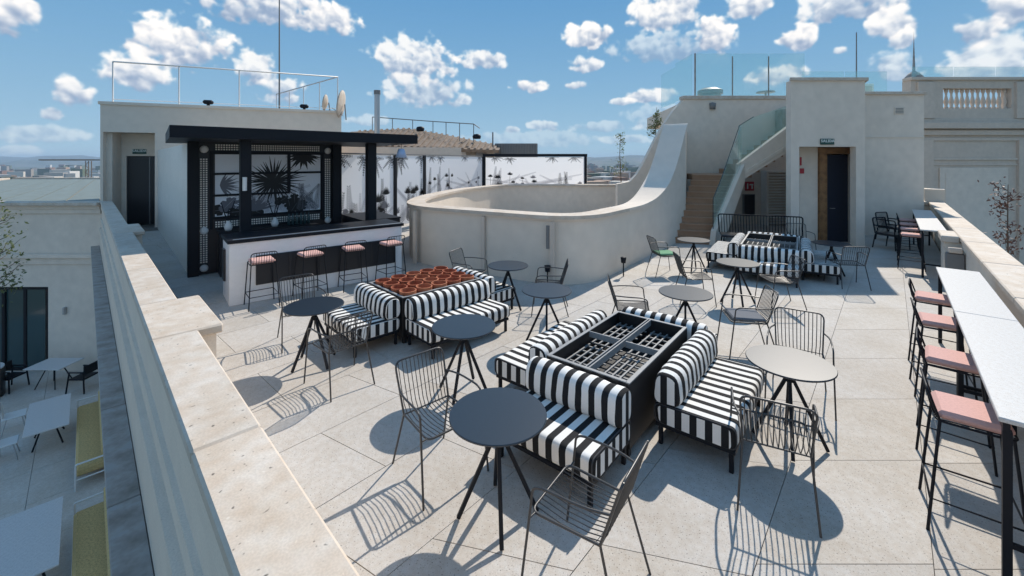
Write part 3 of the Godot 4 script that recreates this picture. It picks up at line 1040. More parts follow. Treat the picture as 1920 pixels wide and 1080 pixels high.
# ---- parapets
func build_parapets():
	var u = Vector2(-0.70711, 0.70711)
	var o = Vector2(1, 0)
	var P = func(d): return o + u * (d / 0.70711)
	var t = thing("parapet_wall", "long pale stone parapet running along the left edge of the terrace", "parapet")
	var s = S()
	strip(s, P.call(-0.25), P.call(15.7), -0.285, -0.035, -0.5, 0.98)
	strip(s, P.call(-0.25), P.call(15.7), -0.310, -0.284, 0.80, 0.97)
	strip(s, P.call(-0.25), P.call(15.7), -0.318, -0.2845, 0.30, 0.46)
	strip(s, P.call(-0.25), P.call(15.7), -0.345, -0.2842, -0.49, 0.12)
	obj("wall", s, M.plaster, t)
	var cuts = [-0.25, 0.62, 1.47, 2.42, 3.78, 4.62, 6.0, 7.4, 8.9, 9.95, 11.4, 12.9, 14.3, 15.7]
	for i in cuts.size() - 1:
		s = S()
		var pier = i == 4 or i == 8
		stone(s, P.call(cuts[i] + 0.002), P.call(cuts[i + 1] - 0.002), -0.325, 0.19 if pier else 0.0, 0.98, 1.062 if pier else 1.06, 0.014)
		obj("coping_stone", s, [M.limestone, M.limestone_b][i % 2], t)
	for i in [4, 8]:
		s = S()
		strip(s, P.call(cuts[i] + 0.06), P.call(cuts[i + 1] - 0.06), -0.036, 0.15, 0.0, 0.98)
		obj("pier", s, M.plaster, t)
	# lead-covered ledge outside
	t = thing("ledge", "dark grey metal covered ledge below the left parapet", "ledge")
	s = S()
	strip(s, P.call(-0.25), P.call(15.5), -0.55, -0.178, -0.72, -0.52)
	strip(s, P.call(-0.25), P.call(15.5), -0.45, -0.178, -1.0, -0.72)
	obj("cornice", s, M.facade, t)
	var d = -0.2
	while d < 15.3:
		s = S()
		stone(s, P.call(d + 0.004), P.call(minf(d + 1.45, 15.5) - 0.004), -0.575, -0.346, -0.5195, -0.493, 0.008)
		obj("metal_sheet", s, M.lead, t)
		d += 1.45
	# right parapet
	u = Vector2(0.664, 0.747)
	o = Vector2(1.353, 0)
	var Q = func(dd): return o + u * (dd / 0.747)
	t = thing("parapet_wall", "pale stone parapet behind the white bar tables on the right", "parapet")
	s = S()
	strip(s, Q.call(-0.2), Q.call(16.0), 0.05, 0.36, -6.0, 0.97)
	strip(s, Q.call(-0.2), Q.call(16.0), 0.015, 0.0501, 0.84, 0.96)
	obj("wall", s, M.plaster, t)
	d = -0.2
	var i = 0
	while d < 15.9:
		s = S()
		var e = minf(d + 1.62, 16.0)
		stone(s, Q.call(d + 0.002), Q.call(e - 0.002), -0.01, 0.41, 0.97, 1.06, 0.014)
		obj("coping_stone", s, [M.limestone, M.limestone_b][i % 2], t)
		d += 1.62
		i += 1
	for dd in [8.35, 15.3]:
		s = S()
		strip(s, Q.call(dd), Q.call(dd + 0.62), -0.22, 0.049, 0.0, 0.93)
		obj("pier", s, M.plaster, t)
		s = S()
		stone(s, Q.call(dd - 0.04), Q.call(dd + 0.66), -0.27, -0.012, 0.93, 1.058, 0.014)
		obj("coping_stone", s, M.limestone, t)
	s = S()
	strip(s, Q.call(15.55), Q.call(16.05), -0.1, 0.43, 1.061, 1.5)
	obj("end_post", s, M.plaster, t)
	t = thing("outlet_box", "small grey utility box on the pier between the bar tables", "utility box")
	s = S()
	var bx = Basis(Vector3(u.x, 0, -u.y), Vector3.UP, Vector3(u.y, 0, u.x))
	box(s, V(Q.call(8.2) + Vector2(0.747, -0.664) * -0.09, 0.55), Vector3(0.14, 0.42, 0.26), 0.015, bx)
	obj("casing", s, M.grey_metal, t)
	s = S()
	box(s, V(Q.call(8.15) + Vector2(0.747, -0.664) * -0.09, 0.82), Vector3(0.10, 0.10, 0.2), 0.015, bx)
	obj("lid", s, M.facade, t)

# ---- lower terrace on the left
func build_lower_terrace():
	var Y = -5.1
	var root = Node3D.new()
	root.name = "lower_terrace_floor"
	add_child(root)
	tag(root, "", "", "", "structure")
	var u = Vector2(-0.70711, 0.70711)
	var n = Vector2(0.70711, 0.70711)
	var ol = PackedVector2Array([Vector2(0.9, -0.1), Vector2(-14.7, 15.5), Vector2(-24, 15.5), Vector2(-24, 2.0), Vector2(-6, -4)])
	var s = S()
	prism(s, ol, Y - 0.3, Y - 0.03)
	structure("lower_terrace_base", s, M.paving_bed)
	for i in range(0, 20):
		for j in range(-12, 2):
			var a = Vector2(0.9, -0.1) + u * (i * 1.5 - 3.0) + n * (j * 1.5)
			var q = PackedVector2Array([a + (u + n) * 0.004, a + u * 1.496 + n * 0.004, a + (u + n) * 1.496, a + u * 0.004 + n * 1.496])
			for part in Geometry2D.intersect_polygons(q, ol):
				if part.size() < 3 or absf(area2(part)) < 0.02: continue
				s = S()
				prism(s, part, Y - 0.03, Y)
				obj("paving_slab", s, M.lower_paving, root)
	# retaining wall under the terrace
	s = S()
	strip(s, Vector2(1.0, 0) + u * -0.3, Vector2(1.0, 0) + u * 21.9, -0.22, -0.16, Y, -1.0)
	var rw = obj("retaining_wall", s, M.plaster)
	tag(rw, "plain pale wall under the left parapet beside the yellow sofas", "wall")
	# end wall with the dark sliding door
	var t = thing("courtyard_wall", "pale moulded wall closing the lower courtyard with dark sliding doors", "wall")
	s = S()
	slab(s, [Vector2(-24, Y), Vector2(-20.2, Y), Vector2(-20.2, -2.05), Vector2(-16.85, -2.05), Vector2(-16.85, Y), Vector2(-14.9, Y), Vector2(-14.9, 0.92), Vector2(-24, 0.92)], Vector2(0, 15.5), Vector2(1, 0), -0.3)
	obj("wall", s, M.plaster_cool, t)
	for b in [[0.78, 0.92, 0.10], [0.62, 0.78, 0.06], [-0.98, -0.84, 0.14], [-1.22, -0.98, 0.05]]:
		s = S()
		box(s, Vector3(-19.46, (b[0] + b[1]) / 2, -15.5 + b[2] / 2 + 0.001), Vector3(9.1, b[1] - b[0], b[2]), 0.008)
		obj("moulding", s, M.plaster_cool, t)
	for k in 6:
		s = S()
		box(s, Vector3(-23.2 + k * 1.52, 0.98, -15.55), Vector3(1.515, 0.12, 0.62), 0.015)
		obj("coping_stone", s, M.limestone_b, t)
	var dr = thing("sliding_door", "black framed sliding glass door in the lower courtyard wall", "door", Vector3(-18.52, Y, -15.58))
	s = S()
	box(s, Vector3(0, 3.0, 0), Vector3(3.34, 0.10, 0.12), 0.006)
	box(s, Vector3(0, 0.05, 0), Vector3(3.34, 0.10, 0.12), 0.006)
	for x in [-1.62, 1.62]: box(s, Vector3(x, 1.525, 0), Vector3(0.10, 2.85, 0.12), 0.006)
	obj("frame", s, M.black_metal, dr)
	for k in 4:
		s = S()
		box(s, Vector3(-1.19 + k * 0.79, 1.525, 0.02 if k % 2 else -0.02), Vector3(0.66, 2.84, 0.012))
		obj("pane", s, M.door_glass, dr)
		s = S()
		box(s, Vector3(-0.80 + k * 0.79, 1.525, 0.0), Vector3(0.12, 2.84, 0.09), 0.006)
		if k < 3: obj("stile", s, M.black_metal, dr)
	t = thing("wall_lamp", "small wall lamp on the pale courtyard wall", "wall lamp", Vector3(-16.2, -2.9, -15.49))
	s = S()
	box(s, Vector3(0, 0, 0.05), Vector3(0.08, 0.26, 0.1), 0.01)
	obj("lamp_body", s, M.steel, t)
	# zinc roof beyond the wall
	t = thing("flat_roof", "greenish grey metal roof with pale edge beyond the courtyard wall", "roof")
	s = S()
	prism(s, [Vector2(-28, 17.5), Vector2(-16.9, 17.5), Vector2(-36, 38), Vector2(-44.5, 38)], -8, 0.82)
	obj("wall", s, M.old_wall, t)
	for k in 8:
		s = S()
		var f0 = k / 8.0
		var f1 = (k + 1) / 8.0 - 0.006
		var a = Vector2(-28, 17.4)
		var b = Vector2(-16.8, 17.4)
		var c = Vector2(-36, 38)
		var e = Vector2(-44.5, 38)
		prism(s, [a.lerp(b, f0), a.lerp(b, f1), e.lerp(c, f1), e.lerp(c, f0)], 0.83, 0.86)
		obj("metal_sheet", s, M.zinc_green, t)
	s = S()
	strip(s, Vector2(-44.7, 38), Vector2(-28.2, 17.4), 0.0, 0.5, 0.80, 0.98)
	strip(s, Vector2(-36, 38), Vector2(-44.5, 38), 0.0, 0.5, 0.80, 0.98)
	obj("edge", s, M.limestone_b, t)
	# furniture down there
	var place = func(along, off): return Vector2(off - along, along)
	var dt = func(called, label, along, off, l, w):
		var tt = thing(called, label, "table", V(place.call(along, off), Y), yaw(u), "tables on the lower terrace")
		var q = S()
		box(q, Vector3(0, 0.73, 0), Vector3(w, 0.03, l), 0.006)
		obj("tabletop", q, M.lower_top, tt)
		for sz in [-1, 1]:
			for sx in [-1, 1]:
				q = S()
				bar(q, Vector3(sx * 0.06, 0.71, sz * 0.16), Vector3(sx * 0.28, 0.01, sz * 0.42), 0.03)
				obj("leg", q, M.black_metal, tt)
		return tt
	dt.call("dining_table", "pale rectangular table beside two white chairs on the lower terrace", 11.65, -1.0, 2.1, 0.82)
	dt.call("dining_table", "pale rectangular table at the bottom left corner of the lower terrace", 7.75, -1.05, 2.1, 0.85)
	var s2 = thing("dining_table", "small pale table between two black chairs by the courtyard wall", "table", Vector3(-15.55, Y, -14.5), 0, "tables on the lower terrace")
	s = S()
	box(s, Vector3(0, 0.73, 0), Vector3(1.2, 0.03, 0.85), 0.006)
	obj("tabletop", s, M.lower_top, s2)
	for sx in [-1, 1]:
		for sz in [-1, 1]:
			s = S()
			bar(s, Vector3(sx * 0.12, 0.71, sz * 0.1), Vector3(sx * 0.34, 0.01, sz * 0.3), 0.03)
			obj("leg", s, M.black_metal, s2)
	for a in [[8.6, 0.24, "olive yellow sofa with white frame nearest the camera on the lower terrace", 6.6, 9.0], [11.4, 0.24, "olive yellow sofa with white frame beside the far dining table", 10.1, 12.75]]:
		var len = (a[4] - a[3]) * 1.414
		var sf = thing("garden_sofa", a[2], "sofa", V(place.call((a[3] + a[4]) / 2, a[1]), Y), yaw(u), "yellow sofas on the lower terrace")
		s = S()
		box(s, Vector3(-0.04, 0.36, 0), Vector3(0.60, 0.2, len - 0.1), 0.05)
		obj("seat_cushion", s, M.straw_cloth, sf)
		s = S()
		box(s, Vector3(0.20, 0.66, 0), Vector3(0.2, 0.36, len - 0.2), 0.07)
		obj("back_cushion", s, M.straw_cloth, sf)
		for e in [-1, 1]:
			s = S()
			tube(s, bend([Vector3(-0.33, 0, e * len / 2), Vector3(-0.33, 0.6, e * len / 2), Vector3(0.31, 0.6, e * len / 2), Vector3(0.31, 0, e * len / 2)], 0.03), 0.02, 6)
			tube(s, [Vector3(-0.33, 0.24, e * len / 2), Vector3(0.31, 0.24, e * len / 2)], 0.018, 6)
			obj("end_frame", s, M.white_paint, sf)
		s = S()
		for x in [-0.33, 0.31]: tube(s, [Vector3(x, 0.24, -len / 2), Vector3(x, 0.24, len / 2)], 0.018, 6)
		obj("rail", s, M.white_paint, sf)
	for a in [[10.9, -2.05, 0], [12.1, -2.0, 1], ]:
		var ch = thing("shell_chair", ["white moulded chair nearer the camera at the lower dining table", "white moulded chair farther along the lower dining table"][a[2]], "chair", V(place.call(a[0], a[1]), Y), yaw(n), "white moulded chairs")
		s = S()
		box(s, Vector3(0, 0.44, 0), Vector3(0.46, 0.035, 0.46), 0.015)
		obj("seat", s, M.white_paint, ch)
		s = S()
		box(s, Vector3(0, 0.68, 0.25), Vector3(0.42, 0.36, 0.03), 0.013, Basis(Vector3.RIGHT, 0.2))
		box(s, Vector3(0, 0.48, 0.222), Vector3(0.3, 0.10, 0.03), 0.012, Basis(Vector3.RIGHT, 0.3))
		obj("backrest", s, M.white_paint, ch)
		for sx in [-1, 1]:
			for sz in [-1, 1]:
				s = S()
				tube(s, [Vector3(sx * 0.14, 0.43, sz * 0.14), Vector3(sx * 0.23, 0, sz * 0.23)], 0.012, 6)
				obj("leg", s, M.steel, ch)
	for a in [[-16.75, 1, "black armchair left of the small courtyard table"], [-14.55, -1, "black armchair right of the small courtyard table"]]:
		var ch = thing("courtyard_chair", a[2], "chair", Vector3(a[0] + (0.25 if a[1] < 0 else 0.0), Y, -14.5 + 0.25), -PI / 2 * a[1], "black chairs in the courtyard")
		s = S()
		box(s, Vector3(0, 0.44, 0), Vector3(0.52, 0.05, 0.5), 0.015)
		obj("seat", s, M.black_metal, ch)
		s = S()
		box(s, Vector3(0, 0.72, 0.25), Vector3(0.52, 0.30, 0.04), 0.015)
		obj("backrest", s, M.black_metal, ch)
		for sx in [-1, 1]:
			s = S()
			box(s, Vector3(sx * 0.26, 0.68, -0.02), Vector3(0.04, 0.04, 0.52), 0.01)
			obj("armrest", s, M.black_metal, ch)
			for sz in [-1, 1]:
				s = S()
				bar(s, Vector3(sx * 0.25, 0.68, sz * 0.23), Vector3(sx * 0.29, 0.0, sz * 0.3), 0.035)
				obj("leg", s, M.black_metal, ch)
	t = thing("drum_table", "black drum shaped side table with pale top by the sliding doors", "table", Vector3(-17.1, Y, -13.6))
	s = S()
	lathe(s, [Vector2(0, 0), Vector2(0.62, 0), Vector2(0.62, 0.9), Vector2(0, 0.9)], 32, Vector3.ZERO, false)
	obj("drum", s, M.black_board, t)
	s = S()
	lathe(s, [Vector2(0, 0.901), Vector2(0.6, 0.901), Vector2(0.6, 0.935), Vector2(0, 0.935)], 32, Vector3.ZERO, false)
	obj("tabletop", s, M.lower_top, t)
	tree("olive_sapling", "slender olive sapling with sparse leaves at the left edge of the courtyard", Vector3(-13.25, Y, -11.0), 6.6, 3.6, 0.75, 520, 31, M.leaf)

# ---- service house at the left
func build_service_house():
	var p0 = Vector2(-15.2, 15.75)
	var p1 = Vector2(-7.56, 18.9)
	var u = (p1 - p0).normalized()
	var b = Vector2(-u.y, u.x)    # away from the viewer
	var L = p0.distance_to(p1)
	var t = thing("service_house", "pale flat roofed service house with recessed dark doorway behind the kiosk", "building")
	var s = S()
	var q0 = 0.08
	var q1 = L * 0.196
	slab(s, [Vector2(q1, -0.03), Vector2(L, -0.03), Vector2(L, 4.62), Vector2(0, 4.62), Vector2(0, -0.03), Vector2(q0, -0.03), Vector2(q0, 3.60), Vector2(q1, 3.60)], p0, u, -0.25)
	obj("front_wall", s, M.plaster, t)
	s = S()
	strip(s, p0 + b * 0.251, p0 + b * 5.0, 0.0, 0.25, -5.0, 4.62)
	var back_r = Vector2(-13.6, 24.6)
	strip(s, p1 + Vector2(-0.19, 0.17), back_r, -0.25, 0.0, -5.0, 4.62)
	strip(s, p0 + b * 5.0, back_r, 0, 0.25, -5.0, 4.61)
	obj("side_wall", s, M.plaster, t)
	s = S()
	prism(s, [p0 + u * 0.251 + b * 0.251, p1 - u * 0.9 + b * 0.251, back_r + Vector2(0, -0.4), p0 + u * 0.251 + b * 4.7], 4.3, 4.5)
	obj("roof", s, M.grey_metal, t)
	s = S()
	prism(s, [p0 - u * 0.05 - b * 0.05, p1 + u * 0.05 - b * 0.05, p1 + u * 0.05 + b * 0.3, p0 - u * 0.05 + b * 0.3], 4.621, 4.73)
	obj("coping", s, M.plaster, t)
	# recess
	s = S()
	var k0 = 0.95
	strip(s, p0 + u * (q1 + 0.001) + b * 0.251, p0 + u * (q1 + 0.001) + b * k0, 0.0, 0.2, -0.03, 3.62)
	slab(s, [Vector2(0.26, 3.62), Vector2(0.26, -0.03), Vector2(0.42, -0.03), Vector2(0.42, 2.72), Vector2(q1 - 0.04, 2.72), Vector2(q1 - 0.04, -0.03), Vector2(q1, -0.03), Vector2(q1, 3.62)], p0 + b * k0, u, -0.2)
	slab(s, [Vector2(0.251, 3.63), Vector2(q1 + 0.2, 3.63), Vector2(q1 + 0.2, 3.75), Vector2(0.251, 3.75)], p0 + b * 1.2, u, 0.94)
	obj("recess_wall", s, M.plaster, t)
	var dr = S()
	strip(dr, p0 + u * 0.425 + b * (k0 + 0.05), p0 + u * 1.12 + b * (k0 + 0.05), 0, -0.05, 0.0, 2.70)
	var door = obj("door", dr, M.black_board, t)
	s = S()
	strip(s, p0 + u * 1.16 + b * (k0 + 0.06), p0 + u * (q1 - 0.06) + b * (k0 + 0.06), 0, -0.05, 0.0, 2.70)
	obj("door", s, M.black_board, t)
	s = S()
	strip(s, p0 + u * 1.123 + b * (k0 + 0.04), p0 + u * 1.157 + b * (k0 + 0.04), 0, -0.06, 0.0, 2.71)
	obj("door_post", s, M.grey_metal, t)
	t = thing("exit_sign", "small dark exit sign over the service house doorway", "sign")
	s = S()
	strip(s, p0 + u * 0.62 + b * (k0 - 0.002), p0 + u * 1.05 + b * (k0 - 0.002), 0.0, 0.03, 2.80, 2.99)
	obj("plate", s, M.sign_green, t)
	lettering("SALIDA", t, V(p0 + u * 0.835 + b * (k0 - 0.034), 2.845), yaw(b), 0.10)
	# roof railing
	t = thing("roof_railing", "white pipe railing on the roof of the service house", "railing")
	var c0 = p0 + u * 0.25 + b * 0.3
	var c1 = p1 - u * 0.15 + b * 0.3
	var c2 = Vector2(-13.3, 24.1)
	s = S()
	for h in [6.28]:
		tube(s, [V(c0, h), V(c1, h), V(c2, h)], 0.032, 6)
	obj("handrail", s, M.rail_white, t)
	s = S()
	tube(s, [V(c0, 4.86), V(c1, 4.86)], 0.012, 4)
	obj("lower_cable", s, M.rail_white, t)
	for f in [0.0, 0.26, 0.52, 1.0]:
		s = S()
		railing_post(s, c0.lerp(c1, f), 4.5, 6.28, 0.026)
		obj("post", s, M.rail_white, t)
	for f in [0.25, 0.5, 0.75, 1.0]:
		s = S()
		railing_post(s, c1.lerp(c2, f), 4.5, 6.28, 0.022)
		obj("post", s, M.rail_white, t)
	t = thing("antenna_mast", "tall thin antenna mast rising from the service house roof", "antenna", V(p0.lerp(p1, 0.70) + b * 0.5, 4.5))
	s = S()
	tube(s, [Vector3.ZERO, Vector3(0, 6.5, 0)], 0.035, 6, 0.02)
	obj("mast", s, M.grey_metal, t)
	for a in [[0.40, "black roof floodlight nearer the left on the service house"], [0.82, "black roof floodlight nearer the dishes on the service house"]]:
		t = thing("floodlight", a[1], "floodlight", V(p0.lerp(p1, a[0]) + b * 0.12, 4.73), yaw(-b), "black floodlights on the roof edge")
		s = S()
		box(s, Vector3(0, 0.15, 0), Vector3(0.34, 0.16, 0.24), 0.05)
		obj("lamp_head", s, M.black_metal, t)
		s = S()
		box(s, Vector3(0, 0.04, 0.02), Vector3(0.1, 0.08, 0.1), 0.01)
		obj("bracket", s, M.black_metal, t)
	for a in [[0.93, 0.5, 0.36, "smaller satellite dish standing on the service house roof"], [1.01, -0.05, 0.62, "larger pale satellite dish at the right corner of the service house"]]:
		t = thing("satellite_dish", a[3], "satellite dish", V(p0.lerp(p1, a[0]) + b * a[1], 4.72 if a[2] < 0.5 else 4.35), yaw(Vector2(-0.97, -0.1)), "satellite dishes")
		s = S()
		var prof = []
		for k in 7: prof.append(Vector2(a[2] * k / 6.0, 0.10 * k * k / 36.0))
		for k in 6: prof.append(Vector2(a[2] * (5 - k) / 6.0 + 0.001, 0.10 * (5 - k) * (5 - k) / 36.0 + 0.02))
		lathe(s, prof, 28)
		var dish = obj("dish", s, M.limestone_b, t)
		dish.rotation = Vector3(-1.42, 0, 0)
		dish.position = Vector3(0, a[2] + 0.05, 0)
		s = S()
		tube(s, [Vector3(0, -0.02, 0.12), Vector3(0, a[2] + 0.05, 0.06)], 0.025, 6)
		obj("mount", s, M.grey_metal, t)
		s = S()
		tube(s, [Vector3(0, 0.15, 0), Vector3(0, a[2] - 0.1, -a[2] * 0.8)], 0.012, 5)
		obj("feed_arm", s, M.grey_metal, t)

func lettering(text, parent, at, turn, size):
	var f = SystemFont.new()
	f.font_names = PackedStringArray(["Droid Sans"])
	f.font_weight = 700
	var tm = TextMesh.new()
	tm.text = text
	tm.font = f
	tm.font_size = 32
	tm.pixel_size = size / 24.0
	tm.depth = 0.004
	tm.vertical_alignment = VERTICAL_ALIGNMENT_BOTTOM
	var o = put("lettering", tm, M.sign_white, parent)
	o.position = at
	o.rotation.y = turn
	return o

# ---- kiosk with bar
func build_kiosk():
	var k0 = Vector2(-7.03, 9.4)
	var E = Vector2(0.766, 0.643)
	var F = Vector2(0.643, -0.766)
	var at = func(e, f): return k0 + E * e + F * f
	var basis = Basis(Vector3(E.x, 0, -E.y), Vector3.UP, Vector3(F.x, 0, -F.y))
	var blk = func(s, e0, e1, f0, f1, y0, y1, bv = 0.004):
		box(s, V(at.call((e0 + e1) / 2, (f0 + f1) / 2), (y0 + y1) / 2), Vector3(e1 - e0, y1 - y0, f1 - f0), bv, basis)
	var s = S()
	strip(s, Vector2(-7.16, 9.45), Vector2(-13.25, 15.95), 0.0, 0.14, 0.0, 2.93)
	var side = obj("side_screen_wall", s, M.panel_white)
	tag(side, "plain white wall running back from the left side of the black kiosk", "wall")
	var t = thing("bar_kiosk", "black framed bar kiosk with flat canopy and plant print back wall", "kiosk")
	s = S()
	blk.call(s, -0.45, 4.36, -1.3, 2.1, 2.96, 3.18)
	var rf = obj("roof", s, M.black_metal, t)
	for a in [[0, 0, 0.20], [3.06, 0.0, 0.22], [0.75, 1.7, 0.19], [3.33, 1.7, 0.20]]:
		s = S()
		blk.call(s, a[0] - a[2] / 2, a[0] + a[2] / 2, a[1] - a[2] / 2, a[1] + a[2] / 2, 0.0, 2.959)
		obj("post", s, M.black_metal, t)
	s = S()
	blk.call(s, 0.101, 2.949, -0.08, -0.02, 0.0, 2.958)
	var back = obj("back_wall", s, M.black_board, t)
	var mm = mat("mural_print", [0.86, 0.87, 0.90], 0.6)
	mm.albedo_texture = mural(1024, 800, Color(0.93, 0.94, 0.95), 2.0, 4)
	print_panel("mural_panel", at.call(0.40, 0.0), E, 2.26, 1.27, 2.70, mm, t, 0.004)
	# frame bars of the glazed grid
	for a in [[0.33, 2.73, 2.69, 2.76], [0.33, 1.93, 1.73, 1.78], [0.33, 2.73, 2.22, 2.27], [0.33, 2.73, 1.22, 1.275]]:
		s = S()
		blk.call(s, a[0], a[1], 0.006, 0.035, a[2], a[3])
		obj("frame_bar", s, M.black_metal, t)
	for a in [[0.30, 0.36, 1.0, 2.76], [1.02, 1.08, 1.25, 2.69], [1.88, 1.95, 1.75, 2.69], [2.69, 2.75, 1.0, 2.76]]:
		s = S()
		blk.call(s, a[0], a[1], 0.005, 0.04, a[2], a[3])
		obj("frame_bar", s, M.black_metal, t)
	# small tile lattice round the picture
	var lattice = func(e0, e1, y0, y1):
		var q = S()
		var ne = int((e1 - e0) / 0.05)
		var ny = int((y1 - y0) / 0.05)
		for i in ne:
			for j in ny:
				blk.call(q, e0 + 0.05 * i + 0.009, e0 + 0.05 * i + 0.041, -0.019, -0.008, y0 + 0.05 * j + 0.009, y0 + 0.05 * j + 0.041, 0.0)
		tag(obj("tile_border", q, M.panel_white, t), "", "", "", "stuff")
	lattice.call(0.40, 2.68, 2.775, 2.93)
	lattice.call(0.12, 0.28, 0.25, 2.60)
	lattice.call(2.77, 2.93, 1.05, 2.60)
	lattice.call(0.40, 2.68, 1.02, 1.21)
	for a in [[0.20, 2.80], [2.85, 2.80], [0.20, 0.98], [2.85, 0.98], [0.20, 0.14]]:
		s = S()
		lathe(s, [Vector2(0, 0), Vector2(0.085, 0), Vector2(0.07, 0.02), Vector2(0.03, 0.022), Vector2(0, 0.03)], 12)
		var ro = obj("rosette", s, M.white_paint, t)
		ro.transform = Transform3D(Basis(basis.x, basis.z, -basis.y), V(at.call(a[0], -0.005), a[1]))
	s = S()
	blk.call(s, 0.66, 0.70, 1.797, 1.83, 1.98, 2.24)
	s = S()
	tube(s, [V(at.call(0.72, 1.84), 1.95), V(at.call(0.72, 1.84), 2.22)], 0.04, 8)
	var sc = thing("wall_sconce", "small white sconce on the left front post of the kiosk", "wall lamp")
	obj("shade", s, M.white_paint, sc)
	# back bar
	t = thing("back_bar_cabinet", "low black back bar cabinet under the plant print wall", "cabinet")
	s = S()
	blk.call(s, 0.45, 2.45, 0.06, 0.50, 0.0, 0.94)
	obj("body", s, M.black_board, t)
	s = S()
	blk.call(s, 0.42, 2.48, 0.05, 0.53, 0.941, 0.98)
	obj("countertop", s, M.black_metal, t)
	t = thing("service_counter", "black service counter at the right end inside the kiosk", "counter")
	s = S()
	blk.call(s, 3.2, 4.15, 0.0, 1.55, 0.0, 1.08)
	obj("body", s, M.black_board, t)
	s = S()
	blk.call(s, 3.18, 4.17, -0.02, 1.57, 1.081, 1.11)
	obj("countertop", s, M.black_metal, t)
	for a in [[0.62, "white vase with forked dark branch nearer the left front post"], [1.55, "white vase with forked dark branch in the middle of the back bar"]]:
		t = thing("branch_vase", a[1], "vase", V(at.call(a[0], 0.3), 0.98), 0, "vases on the back bar")
		s = S()
		lathe(s, [Vector2(0, 0), Vector2(0.06, 0), Vector2(0.085, 0.07), Vector2(0.06, 0.15), Vector2(0.03, 0.2), Vector2(0.04, 0.22), Vector2(0, 0.22)], 16)
		obj("vase", s, M.white_paint, t)
		s = S()
		for g in [[-0.16, 0.62], [0.14, 0.66], [0.02, 0.5]]:
			tube(s, [Vector3(0, 0.18, 0), Vector3(g[0] * 0.4, 0.36, 0.02), Vector3(g[0], g[1], 0)], 0.016, 5, 0.008)
		obj("branch", s, M.black_metal, t)
	# bar counter
	t = thing("bar_counter", "white bar counter with black front panel and black top", "counter")
	s = S()
	blk.call(s, 0.35, 3.58, 1.95, 2.84, 0.0, 1.09, 0.006)
	obj("body", s, M.counter_white, t)
	s = S()
	blk.call(s, 0.75, 3.42, 2.841, 2.862, 0.30, 0.83)
	obj("front_panel", s, M.black_board, t)
	for k in 5:
		s = S()
		blk.call(s, 0.75 + k * 0.534 + 0.005, 0.75 + (k + 1) * 0.534 - 0.005, 2.8625, 2.872, 0.31, 0.82, 0.003)
		obj("panel_board", s, M.black_board, t)
	s = S()
	blk.call(s, 0.32, 3.62, 1.92, 2.87, 1.091, 1.15)
	obj("countertop", s, M.black_metal, t)
	s = S()
	blk.call(s, 0.315, 0.348, 2.12, 2.36, 0.34, 0.92)
	obj("end_vent", s, M.black_board, t)
	s = S()
	tube(s, [V(at.call(0.40, 2.84), 1.157), V(at.call(3.55, 2.84), 1.157)], 0.009, 6)
	obj("edge_trim", s, M.steel, t)
	for k in 6:
		t = thing("bar_bottle", "small dark bottle standing in the row on the back bar", "bottle", V(at.call(1.85 + k * 0.09, 0.3), 0.98), 0, "bottles on the back bar")
		s = S()
		lathe(s, [Vector2(0, 0), Vector2(0.035, 0), Vector2(0.035, 0.17), Vector2(0.014, 0.22), Vector2(0.014, 0.28), Vector2(0, 0.28)], 12)
		obj("glass_body", s, M.door_glass, t)
	t = thing("pendant_lamp", "pale blue cone lamp hanging below the right end of the canopy", "pendant lamp", V(at.call(3.97, 2.0), 2.62))
	s = S()
	lathe(s, [Vector2(0.135, 0.0), Vector2(0.14, 0.0), Vector2(0.07, 0.21), Vector2(0, 0.215), Vector2(0, 0.205), Vector2(0.065, 0.2), Vector2(0.135, 0.0)], 24)
	obj("lamp_shade", s, M.lamp_blue, t)
	s = S()
	tube(s, [Vector3(0, 0.21, 0), Vector3(0, 0.34, 0)], 0.006, 5)
	obj("cord", s, M.black_metal, t)
	# printed screens
	var pts = [Vector2(-5.05, 11.9), Vector2(-4.49, 13.3), Vector2(-4.0, 14.55), Vector2(-3.34, 16.2), Vector2(-1.44, 21.0), Vector2(3.7, 21.0)]
	var which = ["narrow white plant print screen seen between the kiosk posts", "white plant print screen right of the front kiosk post", "white plant print screen beside the kiosk canopy end", "wide white plant print screen behind the curved wall coping", "black framed white plant print screen at the far right of the row"]
	for k in 5:
		var a = pts[k]
		var b = pts[k + 1]
		var uu = (b - a).normalized()
		var len = a.distance_to(b)
		t = thing("printed_screen", which[k], "screen", Vector3.ZERO, 0, "plant print wind screens")
		var sm = mat("screen_print_%d" % k, [0.97, 0.97, 0.97], 0.6)
		sm.albedo_texture = mural(int(256 * len) if k < 3 else int(340 * len), 512, Color(0.97, 0.975, 0.985), [0.5, 0.6, 0.6, 0.8, 0.9][k], 40 + k)
		sm.backlight_enabled = true
		sm.backlight = Color(1.0, 1.0, 1.0)
		print_panel("printed_sheet", a, uu, len, 0.3 if k < 3 else 1.2, 2.72 if k < 4 else 2.70, sm, t, 0.0)
		var w = 0.04 if k < 4 else 0.08
		s = S()
		strip(s, a, b, -0.03, 0.03, 2.73, 2.77 if k < 4 else 2.86)
		obj("top_rail", s, M.black_metal if k == 4 else M.grey_metal, t)
		for e in [0.0, 1.0]:
			s = S()
			var c = a.lerp(b, e) + uu * (w if e == 0.0 else -w)
			strip(s, c - uu * w * 0.8, c + uu * w * 0.8, -0.045, 0.045, 0.0, 2.729)
			obj("post", s, M.black_metal, t)
	s = S()
	strip(s, Vector2(-10.5, 20.5), Vector2(-2.7, 22.7), 0.0, -0.25, -3.0, 3.22)
	tag(obj("screen_backing_wall", s, M.facade), "low grey wall just showing above the printed screens", "wall")

